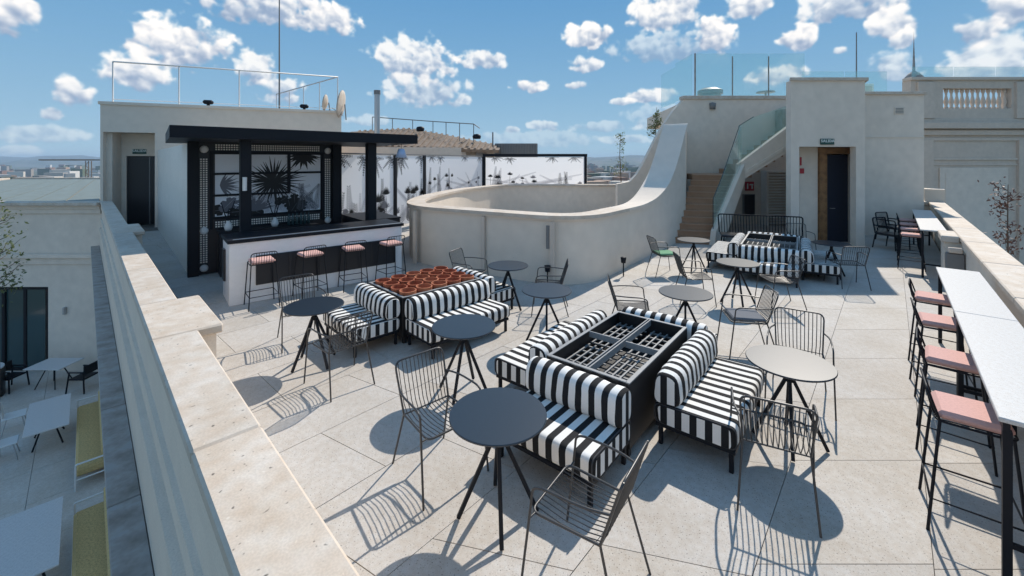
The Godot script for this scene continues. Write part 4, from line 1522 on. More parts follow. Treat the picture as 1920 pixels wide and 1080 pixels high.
# ---- curved light well in the middle
func build_light_well():
	var t = thing("light_well", "curved cream wall with stone coping around the open light well", "wall")
	var corner = []
	var line = bend([Vector3(4.70, 12.67, 0), Vector3(1.37, 8.40, 0), Vector3(-2.72, 10.80, 0), Vector3(-3.0, 13.2, 0), Vector3(-2.3, 16.8, 0), Vector3(-0.5, 20.2, 0), Vector3(6.0, 20.2, 0)], 1.15, 9)
	var raw = []
	for p in line: raw.append(Vector2(p.x, p.y))
	# even spacing
	var pts = [raw[0]]
	for i in range(1, raw.size()):
		var n = maxi(1, int(raw[i].distance_to(raw[i - 1]) / 0.5))
		for k in n: pts.append(raw[i - 1].lerp(raw[i], float(k + 1) / n))
	var start = 0
	for i in pts.size():
		if pts[i].distance_to(Vector2(2.82, 10.26)) < pts[start].distance_to(Vector2(2.82, 10.26)): start = i
	pts = pts.slice(start)
	var nrm = normals_of(pts)
	# the inside lies to the right of the line as drawn
	var y = func(v):
		var a = []
		for i in pts.size(): a.append(v)
		return a
	var s = S()
	sweep(s, pts, nrm, 0, pts.size() - 1, 0.0, 0.34, y.call(-0.03), y.call(1.31))
	obj("wall", s, M.plaster, t)
	s = S()
	sweep(s, pts, nrm, 0, pts.size() - 1, -0.035, 0.36, y.call(1.31), y.call(1.345))
	obj("moulding", s, M.plaster, t)
	var i = 0
	var c = 0
	while i < pts.size() - 1:
		var j = mini(i + 4, pts.size() - 1)
		s = S()
		sweep(s, pts, nrm, i, j, -0.07, 0.41, y.call(1.346), y.call(1.42))
		obj("coping_stone", s, [M.limestone, M.limestone_b][c % 2], t)
		i = j
		c += 1
	# upright strips on the outside
	for a in [Vector2(-2.42, 10.63), Vector2(-0.66, 9.585), Vector2(0.80, 8.74)]:
		s = S()
		var u = Vector2(0.862, -0.507)
		strip(s, a, a + u * 0.09, 0.02, 0.075, 0.0, 1.30)
		obj("pilaster_strip", s, M.facade, t)
	t = thing("drain_pipe", "short grey drain pipe on the curved wall under the coping", "drain pipe")
	s = S()
	tube(s, [V(Vector2(0.73, 8.70), 1.22), V(Vector2(0.73, 8.70), 0.75)], 0.035, 8)
	obj("pipe", s, M.grey_metal, t)
	for a in [[Vector2(0.62, 8.77), "low dark floor spotlight at the foot of the curved wall"], [Vector2(2.35, 9.5), "dark floor spotlight on a short post beside the rounded corner"]]:
		t = thing("garden_spotlight", a[1], "spotlight", V(a[0] + Vector2(0.1, -0.12), 0), 0, "spotlights along the curved wall")
		s = S()
		tube(s, [Vector3(0, 0, 0), Vector3(0, 0.34, 0)], 0.014, 6)
		obj("stem", s, M.black_metal, t)
		s = S()
		lathe(s, [Vector2(0, 0.30), Vector2(0.05, 0.30), Vector2(0.065, 0.42), Vector2(0, 0.42)], 12)
		obj("lamp_head", s, M.black_metal, t)
	# wall that sweeps up like a slide towards the stairs
	t = thing("sweeping_wall", "wall with smooth coping sweeping up like a slide beside the stairs", "wall")
	var o = Vector2(1.37, 8.4)
	var u = Vector2(0.615, 0.789).normalized()
	var keys = [[2.24, 1.415], [3.0, 1.42], [3.6, 1.46], [4.2, 1.55], [4.8, 1.72], [5.30, 1.96], [5.75, 2.30], [6.13, 2.70], [6.48, 3.12], [6.80, 3.50], [7.05, 3.76]]
	var cv = Curve2D.new()
	pts = []
	var hi = []
	for k in 40:
		var f = k / 39.0 * (keys.size() - 1)
		var a = mini(int(f), keys.size() - 2)
		var g = f - a
		var pm = keys[maxi(a - 1, 0)]
		var pn = keys[mini(a + 2, keys.size() - 1)]
		var h = 0.5 * (2 * keys[a][1] + (keys[a + 1][1] - pm[1]) * g + (2 * pm[1] - 5 * keys[a][1] + 4 * keys[a + 1][1] - pn[1]) * g * g + (3 * keys[a][1] - pm[1] - 3 * keys[a + 1][1] + pn[1]) * g * g * g)
		pts.append(o + u * lerpf(keys[a][0], keys[a + 1][0], g))
		hi.append(h)
	nrm = normals_of(pts)
	var lo = []
	var top = []
	var base = []
	for h in hi:
		base.append(-0.03)
		lo.append(h - 0.075)
		top.append(h)
	s = S()
	sweep(s, pts, nrm, 0, 39, -0.40, -0.02, base, lo)
	obj("wall", s, M.plaster_cool, t)
	var inner = []
	for k in 40: inner.append(lerpf(-0.41, -0.72, smoothstep(0.0, 20.0, k)))
	s = S()
	sweep(s, pts, nrm, 0, 39, inner, 0.05, lo, top)
	obj("coping", s, M.plaster_cool, t)
	s = S()
	strip(s, pts[39] + u * 0.002, Vector2(7.0, 16.99), -0.40, -0.02, -0.03, 3.66)
	obj("return_wall", s, M.plaster_cool, t)

# ---- stairs with glass balustrade
func build_stairs():
	var t = thing("staircase", "brown tiled staircase climbing between cream walls to the upper roof", "staircase")
	var l0 = Vector2(4.92, 13.15)
	var l1 = Vector2(6.42, 15.05)
	var r0 = Vector2(6.0, 12.9)
	var r1 = Vector2(7.70, 14.4)
	var s
	var n = 11
	for k in n:
		var f0 = float(k) / n
		var f1 = float(k + 1) / n
		var y1 = 2.05 * (k + 1) / n
		s = S()
		prism(s, [l0.lerp(l1, f0 + 0.004), r0.lerp(r1, f0 + 0.004), r0.lerp(r1, f1 + 0.02), l0.lerp(l1, f1 + 0.02)], 0.0 if k < 2 else y1 - 0.4, y1 - 0.036)
		obj("riser", s, M.stair_tile, t)
		s = S()
		prism(s, [l0.lerp(l1, f0 - 0.012), r0.lerp(r1, f0 - 0.012), r0.lerp(r1, f1), l0.lerp(l1, f1)], y1 - 0.035, y1)
		obj("tread", s, M.stair_tile, t)
	s = S()
	prism(s, [l1, r1 + Vector2(0, 0.02), Vector2(8.4, 16.6), Vector2(6.6, 16.6)], 1.85, 2.05)
	obj("landing", s, M.stair_tile, t)
	# second flight to the right
	for k in 9:
		s = S()
		prism(s, [Vector2(8.0 + 0.27 * k, 14.75), Vector2(8.29 + 0.27 * k, 14.75), Vector2(8.29 + 0.27 * k, 16.5), Vector2(8.0 + 0.27 * k, 16.5)], 2.05 + 0.18 * k - 0.1, 2.05 + 0.18 * (k + 1))
		obj("tread", s, M.stair_tile, t)
	# solid balustrades
	s = S()
	var u = (Vector2(7.74, 14.5) - Vector2(6.02, 12.92)).normalized()
	var L = Vector2(6.02, 12.92).distance_to(Vector2(7.74, 14.5))
	slab(s, [Vector2(-0.12, 0), Vector2(0.55, 0), Vector2(L, 1.80), Vector2(L, 2.42), Vector2(0.0, 0.42)], Vector2(6.02, 12.92), u, 0.16)
	obj("balustrade", s, M.plaster, t)
	s = S()
	slab(s, [Vector2(0, 1.80), Vector2(2.3, 3.22), Vector2(2.3, 4.15), Vector2(0, 2.42)], Vector2(7.66, 14.62), Vector2(1, 0), 0.20)
	obj("balustrade", s, M.plaster, t)
	s = S()
	slab(s, [Vector2(0, 1.98), Vector2(2.3, 3.40), Vector2(2.3, 3.52), Vector2(0, 2.10)], Vector2(7.72, 14.42), Vector2(1, 0), 0.03)
	obj("moulding", s, M.plaster, t)
	# glass
	t = thing("stair_glass", "greenish glass balustrade standing on the stair wall", "balustrade")
	s = S()
	slab(s, [Vector2(0.1, 0.46), Vector2(L - 0.03, 2.42), Vector2(L - 0.03, 3.72), Vector2(0.75, 2.05), Vector2(0.1, 1.38)], Vector2(6.06, 12.9), u, 0.018)
	obj("pane", s, M.glass, t)
	s = S()
	slab(s, [Vector2(0.02, 2.44), Vector2(2.3, 4.16), Vector2(2.3, 4.62), Vector2(0.55, 4.02), Vector2(0.02, 3.72)], Vector2(7.68, 14.54), Vector2(1, 0), 0.018)
	obj("pane", s, M.glass, t)
	s = S()
	tube(s, [V(Vector2(6.10, 12.94), 0.46), V(Vector2(6.10, 12.94), 1.38)], 0.012, 5)
	tube(s, [V(Vector2(6.10, 12.94), 1.38), V(Vector2(6.61, 13.41), 2.06), V(Vector2(7.71, 14.46), 3.73), V(Vector2(8.23, 14.54), 4.03)], 0.012, 5)
	obj("edge_rail", s, M.door_glass, t)
	# wall behind the stairs
	t = thing("stair_wall", "tall cream wall behind the stairs sweeping down to the left", "wall")
	s = S()
	var prof = [Vector2(4.2, -0.03), Vector2(16.0, -0.03), Vector2(16.0, 4.98), Vector2(6.85, 4.98), Vector2(6.45, 4.55), Vector2(6.1, 4.05), Vector2(5.75, 3.45), Vector2(5.45, 2.85), Vector2(5.2, 2.35), Vector2(4.95, 1.95), Vector2(4.7, 1.70), Vector2(4.2, 1.60)]
	slab(s, prof, Vector2(0, 17.3), Vector2(1, 0), 0.3)
	obj("wall", s, M.plaster, t)
	s = S()
	box(s, Vector3(11.4, 5.05, -17.15), Vector3(9.2, 0.14, 0.42), 0.01)
	obj("coping", s, M.limestone_b, t)
	t = thing("boxed_louvre_door", "pale louvred door under the upper flight with an added box shading its gaps", "cupboard", Vector3(10.42, 0, -16.62))  # a louvre door; the box behind is added to darken the slat gaps
	s = S()
	for x in [-0.47, 0.47]: box(s, Vector3(x, 1.06, 0), Vector3(0.07, 2.12, 0.06), 0.006)
	box(s, Vector3(0, 2.09, 0), Vector3(0.87, 0.07, 0.06), 0.006)
	obj("frame", s, M.panel_white, t)
	s = S()
	for x in [-0.487, 0.487]: box(s, Vector3(x, 1.06, -0.202), Vector3(0.035, 2.12, 0.34), 0.003)
	box(s, Vector3(0, 2.107, -0.202), Vector3(0.93, 0.035, 0.34), 0.003)
	obj("side_panel", s, M.panel_white, t)
	for k in 18:
		s = S()
		box(s, Vector3(0, 0.10 + k * 0.11, 0.005), Vector3(0.86, 0.05, 0.05), 0.004, Basis(Vector3.RIGHT, 0.6))
		obj("slat", s, M.panel_white, t)
	t = thing("fire_sign", "small red fire equipment sign under the stairs", "sign", Vector3(9.45, 1.52, -16.98))
	s = S()
	box(s, Vector3(0, 0, 0), Vector3(0.36, 0.36, 0.02), 0.004)
	obj("plate", s, M.red_sign, t)
	s = S()
	box(s, Vector3(-0.08, 0.0, 0.013), Vector3(0.05, 0.22, 0.004))
	box(s, Vector3(0.07, 0.06, 0.013), Vector3(0.14, 0.05, 0.004))
	box(s, Vector3(0.10, -0.04, 0.013), Vector3(0.05, 0.14, 0.004))
	obj("symbol", s, M.sign_white, t)
	t = thing("hose_cabinet", "dark grey hose cabinet on the wall under the stairs", "cabinet", Vector3(9.4, 0.78, -16.94))
	s = S()
	box(s, Vector3(0, 0, 0), Vector3(0.46, 0.86, 0.10), 0.01)
	obj("casing", s, M.grey_metal, t)
	s = S()
	box(s, Vector3(0, 0, 0.055), Vector3(0.40, 0.80, 0.012), 0.004)
	obj("door", s, M.black_board, t)
	for a in [[6.35, 4.72, "small dark spotlight high on the stair wall", 7.98], [6.35, 4.0, "", 0]]:
		if a[3] == 0: continue
		t = thing("wall_spotlight", a[2], "spotlight", Vector3(a[3], a[1], -16.98))
		s = S()
		lathe(s, [Vector2(0, -0.14), Vector2(0.11, -0.14), Vector2(0.13, 0.1), Vector2(0, 0.14)], 14)
		obj("lamp_head", s, M.grey_metal, t)
	t = thing("louvre_box", "blue grey louvred box at the head of the stairs", "ventilation unit", Vector3(10.75, 4.05, -16.7))
	s = S()
	box(s, Vector3(0, 0, 0), Vector3(0.62, 0.95, 0.45), 0.015)
	obj("casing", s, M.lead, t)

# ---- door block and right wall
func build_door_block():
	var t = thing("stair_head_block", "cream block with open doorway and exit sign at the right", "building")
	var a = Vector2(8.17, 12.5)
	var b = Vector2(10.34, 12.5)
	var c = Vector2(11.7, 14.5)
	var e = Vector2(8.3, 15.6)
	var s = S()
	slab(s, [Vector2(0, -0.03), Vector2(0.24, -0.03), Vector2(0.24, 2.95), Vector2(1.91, 2.95), Vector2(1.91, -0.03), Vector2(2.17, -0.03), Vector2(2.17, 4.88), Vector2(0, 4.88)], a, Vector2(1, 0), -0.22)
	obj("front_wall", s, M.plaster_cool, t)
	s = S()
	strip(s, a + Vector2(0.15, 0.221), Vector2(9.70, 14.7), 0.0, 0.2, -0.03, 4.88)
	strip(s, b + Vector2(0.15, 0.221), c + Vector2(0.02, 1.2), -0.22, 0.0, -0.03, 4.88)
	strip(s, Vector2(9.76, 14.71), Vector2(12.3, 15.6), 0.0, 0.2, -0.03, 4.875)
	obj("side_wall", s, M.plaster_cool, t)
	s = S()
	prism(s, [Vector2(8.6, 12.73), Vector2(10.2, 12.73), Vector2(11.6, 15.3), Vector2(9.95, 15.3), Vector2(9.95, 14.6)], 4.5, 4.7)
	obj("roof", s, M.grey_metal, t)
	s = S()
	prism(s, [Vector2(8.11, 12.44), Vector2(10.40, 12.44), Vector2(10.58, 12.75), Vector2(8.29, 12.75)], 4.881, 4.97)
	strip(s, Vector2(8.29, 12.751), Vector2(9.66, 14.7), 0.0, 0.3, 4.881, 4.97)
	strip(s, Vector2(10.58, 12.751), Vector2(12.4, 15.6), -0.3, 0.0, 4.881, 4.97)
	obj("coping", s, M.limestone_b, t)
	# recessed inner wall with the timber door frame
	s = S()
	slab(s, [Vector2(0.72, 0), Vector2(1.36, 0), Vector2(1.36, 2.96), Vector2(0.72, 2.96)], Vector2(8.17, 13.3), Vector2(1, 0), -0.15)
	prism(s, [Vector2(8.45, 12.73), Vector2(10.2, 12.73), Vector2(10.75, 13.45), Vector2(8.95, 13.45)], 2.97, 3.1)
	obj("recess_wall", s, M.plaster, t)
	var df = S()
	box(df, Vector3(9.65, 1.38, -13.3), Vector3(0.22, 2.76, 0.2), 0.01)
	box(df, Vector3(10.15, 2.85, -13.3), Vector3(1.24, 0.20, 0.2), 0.01)
	obj("door_frame", df, M.wood, t)
	s = S()
	box(s, Vector3(9.815, 1.35, -13.36), Vector3(0.09, 2.7, 0.05), 0.006)
	obj("door_edge", s, M.grey_metal, t)
	s = S()
	box(s, Vector3(9.62, 0.45, -13.19), Vector3(0.12, 0.9, 0.014), 0.004)
	obj("kick_panel", s, M.wood, t)
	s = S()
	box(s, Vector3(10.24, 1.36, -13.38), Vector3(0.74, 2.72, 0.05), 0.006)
	var leaf = obj("door", s, M.doorway_shade, t)  # dark leaf added across the open doorway to give its dim interior
	s = S()
	tube(s, bend([Vector3(9.95, 1.05, -13.36), Vector3(9.95, 1.05, -13.30), Vector3(10.07, 1.05, -13.30)], 0.02), 0.012, 6)
	obj("handle", s, M.steel, leaf)
	t = thing("exit_sign", "green exit sign over the open doorway of the cream block", "sign", Vector3(9.22, 3.02, -12.48))
	s = S()
	box(s, Vector3(0, 0.075, 0), Vector3(0.40, 0.17, 0.03), 0.004)
	obj("plate", s, M.sign_green, t)
	lettering("SALIDA", t, Vector3(0, 0.03, 0.018), 0.0, 0.085)
	t = thing("fire_sign", "small red sign inside the doorway recess of the cream block", "sign", Vector3(9.02, 2.22, -13.28))
	s = S()
	box(s, Vector3.ZERO, Vector3(0.14, 0.16, 0.015), 0.003)
	obj("plate", s, M.red_sign, t)
	t = thing("notice_plate", "narrow dark red notice above the small sign in the doorway recess", "sign", Vector3(8.98, 2.52, -13.28))
	s = S()
	box(s, Vector3.ZERO, Vector3(0.07, 0.26, 0.015), 0.003)
	obj("plate", s, M.red_sign, t)
	# wall to the right of the block
	t = thing("terrace_end_wall", "cream wall with small vent right of the open doorway", "wall")
	s = S()
	slab(s, [Vector2(11.55, -0.03), Vector2(14.0, -0.03), Vector2(14.0, 4.78), Vector2(11.55, 4.78)], Vector2(0, 14.5), Vector2(1, 0), -0.3)
	strip(s, Vector2(14.0, 14.801), Vector2(14.0, 17.3), -0.3, 0.0, -0.03, 4.78)
	obj("wall", s, M.plaster_cool, t)
	s = S()
	box(s, Vector3(12.9, 4.83, -14.63), Vector3(2.32, 0.10, 0.42), 0.01)
	obj("coping", s, M.limestone_b, t)
	s = S()
	box(s, Vector3(12.8, 3.34, -14.49), Vector3(2.4, 0.05, 0.03), 0.006)
	obj("moulding", s, M.plaster_cool, t)
	s = S()
	box(s, Vector3(13.15, 4.24, -14.49), Vector3(0.34, 0.26, 0.02), 0.006)
	var vt = obj("vent", s, M.plaster, t)
	for k in 4:
		s = S()
		box(s, Vector3(13.15, 4.16 + k * 0.05, -14.475), Vector3(0.26, 0.02, 0.012))
		obj("slat", s, M.grey_metal, vt)
	t = thing("drain_pipe", "thin grey downpipe on the wall beside the doorway block", "drain pipe")
	s = S()
	tube(s, [Vector3(11.83, 0, -14.44), Vector3(11.83, 3.2, -14.44)], 0.03, 8)
	obj("pipe", s, M.grey_metal, t)

# ---- ornate facade at the far right
func build_facade():
	var t = thing("ornate_building", "grey ornate building with balustrade and cornices at the far right", "building")
	var D = 20.0
	var s = S()
	slab(s, [Vector2(18.7, -32), Vector2(30, -32), Vector2(30, 4.5), Vector2(18.7, 4.5)], Vector2(0, D), Vector2(1, 0), -0.6)
	strip(s, Vector2(18.7, D + 0.61), Vector2(18.7, D + 6), 0.0, 0.5, -32, 4.5)
	obj("wall", s, M.facade, t)
	# balustrade storey with an opening filled by balusters
	s = S()
	slab(s, [Vector2(18.7, 4.501), Vector2(30, 4.501), Vector2(30, 4.98), Vector2(18.7, 4.98)], Vector2(0, D), Vector2(1, 0), -0.45)
	slab(s, [Vector2(18.7, 4.981), Vector2(20.2, 4.981), Vector2(20.2, 5.92), Vector2(18.7, 5.92)], Vector2(0, D), Vector2(1, 0), -0.45)
	slab(s, [Vector2(23.42, 4.981), Vector2(30, 4.981), Vector2(30, 5.92), Vector2(23.42, 5.92)], Vector2(0, D), Vector2(1, 0), -0.45)
	slab(s, [Vector2(18.7, 5.921), Vector2(30, 5.921), Vector2(30, 6.30), Vector2(18.7, 6.30)], Vector2(0, D), Vector2(1, 0), -0.45)
	obj("attic_wall", s, M.facade, t)
	for k in 13:
		s = S()
		lathe(s, [Vector2(0, 0), Vector2(0.085, 0), Vector2(0.085, 0.08), Vector2(0.05, 0.12), Vector2(0.095, 0.30), Vector2(0.085, 0.40), Vector2(0.04, 0.62), Vector2(0.045, 0.74), Vector2(0.08, 0.80), Vector2(0.08, 0.938), Vector2(0, 0.938)], 12, Vector3(20.32 + k * 0.25, 4.9815, -D - 0.22))
		obj("baluster", s, M.facade, t)
	for b in [[6.301, 6.44, 0.10], [4.30, 4.49, 0.06], [4.02, 4.299, 0.30], [3.72, 3.95, 0.14], [3.46, 3.60, 0.07], [2.55, 2.66, 0.06], [2.30, 2.38, 0.05]]:
		s = S()
		box(s, Vector3(24.4, (b[0] + b[1]) / 2, -D + b[2] / 2 - 0.2), Vector3(11.5, b[1] - b[0], b[2] + 0.4), 0.012)
		obj("cornice", s, M.facade, t)
	for x in [19.35, 23.95]:
		s = S()
		box(s, Vector3(x, 0.5, -D + 0.05), Vector3(0.62, 6.0, 0.14), 0.01)
		obj("pilaster", s, M.facade, t)
		s = S()
		box(s, Vector3(x, 5.35, -D + 0.05), Vector3(0.8, 1.7, 0.12), 0.01)
		obj("pedestal", s, M.facade, t)
	s = S()
	box(s, Vector3(21.6, -0.9, -D + 0.03), Vector3(3.2, 6.2, 0.05), 0.01)
	obj("wall_panel", s, M.plaster_cool, t)
	s = S()
	box(s, Vector3(21.6, -0.9, -D + 0.062), Vector3(2.7, 5.7, 0.012), 0.005)
	obj("wall_panel", s, M.plaster_cool, t)
	t = thing("roof_glass", "glass balustrade on top of the ornate building", "balustrade")
	for k in 5:
		s = S()
		box(s, Vector3(20.0 + k * 2.0, 6.72, -D - 0.3), Vector3(1.96, 0.55, 0.02))
		obj("pane", s, M.glass_clear, t)
	t = thing("roof_finial", "small dark dome finial with spike beside the ornate building", "finial", Vector3(19.4, 6.3, -D - 0.6))
	s = S()
	lathe(s, [Vector2(0, 0), Vector2(0.38, 0), Vector2(0.36, 0.25), Vector2(0.2, 0.45), Vector2(0.06, 0.55), Vector2(0.03, 1.4), Vector2(0.0, 2.5)], 16)
	obj("dome", s, M.lead, t)
	for a in [[15.5, 8.6, "thin antenna pole behind the cream doorway block"]]:
		t = thing("antenna_mast", a[2], "antenna", Vector3(a[0], 4.6, -19.2))
		s = S()
		tube(s, [Vector3.ZERO, Vector3(0, a[1] - 4.9, 0)], 0.035, 6, 0.02)
		obj("mast", s, M.grey_metal, t)
	tree("street_sapling", "slender dark sapling beyond the right parapet", Vector3(13.35, -3.2, -11.5), 5.1, 3.1, 0.55, 330, 57, M.leaf_red)
	tree("street_sapling", "thin bare sapling rising behind the light well", Vector3(5.45, -0.05, -21.5), 3.95, 1.5, 0.5, 260, 58, M.leaf)
	tree("tall_shrub", "dark leafy shrub showing over the sweeping wall beside the glass", Vector3(6.15, -0.05, -18.2), 4.85, 3.5, 0.35, 420, 59, M.leaf)

# ---- upper roof with glass
func build_upper_roof():
	var t = thing("upper_roof_deck", "pale upper roof deck behind the stair wall", "roof")
	var s = S()
	prism(s, [Vector2(6.9, 17.31), Vector2(15.9, 17.31), Vector2(15.9, 24), Vector2(7.6, 24)], 4.3, 4.9)
	obj("deck", s, M.plaster, t)
	t = thing("glass_balustrade", "clear greenish glass balustrade along the top of the stair wall", "balustrade")
	var xs = [7.35, 8.85, 10.3, 11.75]
	for k in 3:
		s = S()
		box(s, Vector3((xs[k] + xs[k + 1]) / 2, 5.98, -17.12), Vector3(xs[k + 1] - xs[k] - 0.03, 1.70, 0.02))
		obj("pane", s, M.glass_clear, t)
	for k in 2:
		s = S()
		box(s, Vector3(7.25, 5.98 - k * 0.1, -18.05 - k * 1.8), Vector3(0.02, 1.7 - k * 0.1, 1.74))
		obj("pane", s, M.glass_clear, t)
	for k in 3:
		s = S()
		box(s, Vector3(xs[k] - 0.005, 5.98 - (0.0 if k == 0 else 0.06), -17.12), Vector3(0.05 if k == 0 else 0.03, 1.72 - (0.0 if k == 0 else 0.12), 0.05), 0.004)
		obj("post", s, M.lead, t)
	for k in 2:
		s = S()
		box(s, Vector3(12.6 + k * 1.75, 5.6, -17.3), Vector3(1.7, 1.1, 0.02))
		obj("pane", s, M.glass_clear, t)
	t = thing("roof_vent", "round grey roof vent behind the glass balustrade", "roof vent", Vector3(8.45, 4.9, -18.2))
	s = S()
	lathe(s, [Vector2(0, 0), Vector2(0.42, 0), Vector2(0.42, 0.45), Vector2(0.5, 0.46), Vector2(0.5, 0.62), Vector2(0.3, 0.72), Vector2(0, 0.75)], 24, Vector3.ZERO, false)
	obj("hood", s, M.grey_metal, t)
	t = thing("roof_lamp", "flat round roof lamp on a short stem behind the glass", "lamp", Vector3(10.7, 4.9, -18.0))
	s = S()
	tube(s, [Vector3.ZERO, Vector3(0, 0.5, 0)], 0.04, 8)
	obj("stem", s, M.grey_metal, t)
	s = S()
	lathe(s, [Vector2(0, 0.5), Vector2(0.36, 0.5), Vector2(0.34, 0.55), Vector2(0, 0.57)], 20)
	obj("disc", s, M.grey_metal, t)
	t = thing("cooling_unit", "small pale cooling unit on the roof right of the doorway block", "cooling unit", Vector3(14.6, 4.9, -17.9))
	s = S()
	box(s, Vector3(0, 0.42, 0), Vector3(0.85, 0.84, 0.4), 0.02)
	obj("casing", s, M.panel_white, t)
	s = S()
	box(s, Vector3(0, 0.42, 0.203), Vector3(0.66, 0.64, 0.01), 0.003)
	obj("grille", s, M.facade, t)

# ---- terrace furniture
func build_furniture():
	# planter units: centre, direction of the long side, planter size, benches as [across, along, facing, width, words]
	var unit = func(c, ang, w, l, with_grid, label, benches):
		var ca = Vector2(sin(ang), cos(ang))
		var r = Vector2(cos(ang), -sin(ang))
		planter("planter_trough", label, V(c, 0), yaw(ca), w, l, with_grid)
		for b in benches:
			bench("striped_bench", b[4], V(c + r * b[0] + ca * b[1], 0), yaw(ca.rotated(b[2])), b[3])
	# rotation b[2]: 0 faces along the far direction, PI/2 to the left, PI to the viewer, -PI/2 to the right
	unit.call(Vector2(1.17, 4.53), deg_to_rad(39), 0.86, 1.58, true, "black steel planter trough with empty gridded compartments in the middle of the terrace",
		[[-0.02, -1.16, PI, 0.96, "striped bench nearest the camera against the middle planter"], [0.85, 0.20, -PI / 2, 1.32, "long striped bench on the right side of the middle planter"],
		[-0.83, -0.02, PI / 2, 1.42, "striped bench on the left side of the middle planter"], [0.08, 1.20, 0.0, 1.0, "striped bench on the far side of the middle planter"]])
	var c2 = Vector2(-1.37, 6.78)
	var a2 = deg_to_rad(46)
	unit.call(c2, a2, 1.04, 1.40, false, "black steel planter trough filled with terracotta pots near the bar",
		[[-0.02, -1.06, PI, 1.02, "striped bench on the left front side of the terracotta pot planter"], [0.88, 0.0, -PI / 2, 1.38, "striped bench on the right front side of the terracotta pot planter"],
		[0.1, 1.08, 0.0, 1.0, "striped bench at the far end of the terracotta pot planter"]])
	unit.call(Vector2(6.15, 10.15), deg_to_rad(34), 1.10, 1.85, true, "black steel planter trough with empty compartments in front of the staircase",
		[[0.0, -1.30, PI, 1.15, "striped bench facing the camera at the planter by the staircase"], [0.93, -0.05, -PI / 2, 1.7, "striped bench on the doorway side of the planter by the staircase"],
		[-0.93, -0.05, PI / 2, 1.7, "striped bench on the stair side of the far planter"], [0.0, 1.30, 0.0, 1.15, "striped bench behind the planter by the staircase"]])
	# terracotta pots standing in the second trough
	var pot = null
	rng.seed = 8
	var ca = Vector2(sin(a2), cos(a2))
	var r = Vector2(cos(a2), -sin(a2))
	for i in 4:
		for j in 5:
			var p = V(c2 + r * (i - 1.5) * 0.245 + ca * (j - 2) * 0.268, 0.4405)
			if pot == null:
				pot = thing("terracotta_pot", "empty terracotta pot packed among others in the planter near the bar", "plant pot", p, 0, "terracotta pots in the planter")
				var s = S()
				lathe(s, [Vector2(0, 0), Vector2(0.075, 0), Vector2(0.105, 0.19), Vector2(0.118, 0.19), Vector2(0.122, 0.245), Vector2(0.108, 0.247), Vector2(0.102, 0.18), Vector2(0.075, 0.07), Vector2(0, 0.07)], 20, Vector3.ZERO, false)
				obj("pot", s, M.terracotta, pot)
			else:
				var c = copy(pot, p + Vector3(rng.randf_range(-0.006, 0.006), rng.randf() * 0.012, rng.randf_range(-0.006, 0.006)), rng.randf() * 6)
				c.rotation.x = rng.randf_range(-0.05, 0.05)
				c.get_node("pot").material_override = [M.terracotta, M.terracotta_pale, M.terracotta][rng.randi() % 3]
	var sh = thing("pot_shelf", "dark shelf holding the terracotta pots inside the planter near the bar", "shelf", V(c2, 0), yaw(ca))
	var q = S()
	box(q, Vector3(0, 0.39, 0), Vector3(0.97, 0.1, 1.33), 0.004)
	obj("board", q, M.planter_metal, sh)
	# round tables
	var tb = null
	for a in [[2.51, 3.86, 0.3, "round dark table catching glare beside the long right striped bench"], [-0.10, 3.07, 0.9, "round dark table nearest the camera at the front striped bench"],
		[-0.53, 4.70, 0.5, "round dark table between the two planters"], [-2.48, 5.35, 0.2, "round dark table at the left near the pier of the parapet"],
		[0.487, 5.99, 0.7, "round dark table in front of the curved wall behind the middle planter"], [-0.07, 7.39, 0.1, "round dark table against the curved wall beside the pots"],
		[2.385, 5.87, 0.4, "round grey table right behind the middle planter"], [4.02, 7.60, 0.6, "round grey table in front of the planter by the stairs"],
		[4.15, 9.75, 0.2, "round pale table at the foot of the staircase"], [7.0, 9.35, 0.75, "round dark table in the shade before the open doorway"]]:
		if tb == null:
			tb = round_table("bistro_table", M.slate_top)
			tb.position = V(Vector2(a[0], a[1]), 0)
			tb.rotation.y = a[2]
			tb.set_meta("label", a[3])
		else: copy(tb, V(Vector2(a[0], a[1]), 0), a[2], a[3])
	# wire chairs
	var wc = null
	for a in [[0.44, 2.62, -0.82, 0.57, "wire chair nearest the camera at the bottom of the picture"], [-0.60, 3.52, 0.66, -0.75, "wire chair left of the nearest round table with its back to the parapet"],
		[-1.98, 4.92, -0.72, 0.69, "wire chair turned away from the camera at the left round table"], [-2.98, 6.05, 0.62, -0.78, "wire chair behind the left round table near the bar stools"],
		[2.02, 3.30, 0.45, 0.89, "wire chair turned away from the camera at the glaring round table"], [3.08, 4.58, -0.55, -0.83, "wire chair facing the camera behind the glaring round table"],
		[1.72, 6.15, 0.97, -0.2, "wire chair left of the round grey table behind the middle planter"], [3.12, 5.72, -0.97, 0.2, "wire chair with grey pad right of the round grey table"],
		[3.32, 7.75, 0.95, -0.1, "wire chair left of the table before the staircase planter"], [4.72, 7.55, -0.97, 0.1, "wire chair right of the table before the staircase planter"],
		[3.42, 9.55, 0.95, 0.1, "wire chair with green pad at the foot of the stairs"], [-0.78, 8.0, 0.9, -0.4, "wire chair behind the terracotta pots at the curved wall"],
		[0.62, 7.25, -0.9, 0.1, "wire chair right of the table against the curved wall"], [6.85, 8.72, 0.2, 0.97, "wire chair turned away from the camera in the building shade"],
		[7.55, 11.2, -0.3, -0.95, "wire chair standing just outside the open doorway"]]:
		var p = V(Vector2(a[0], a[1]), 0)
		var tn = yaw(Vector2(a[2], a[3]))
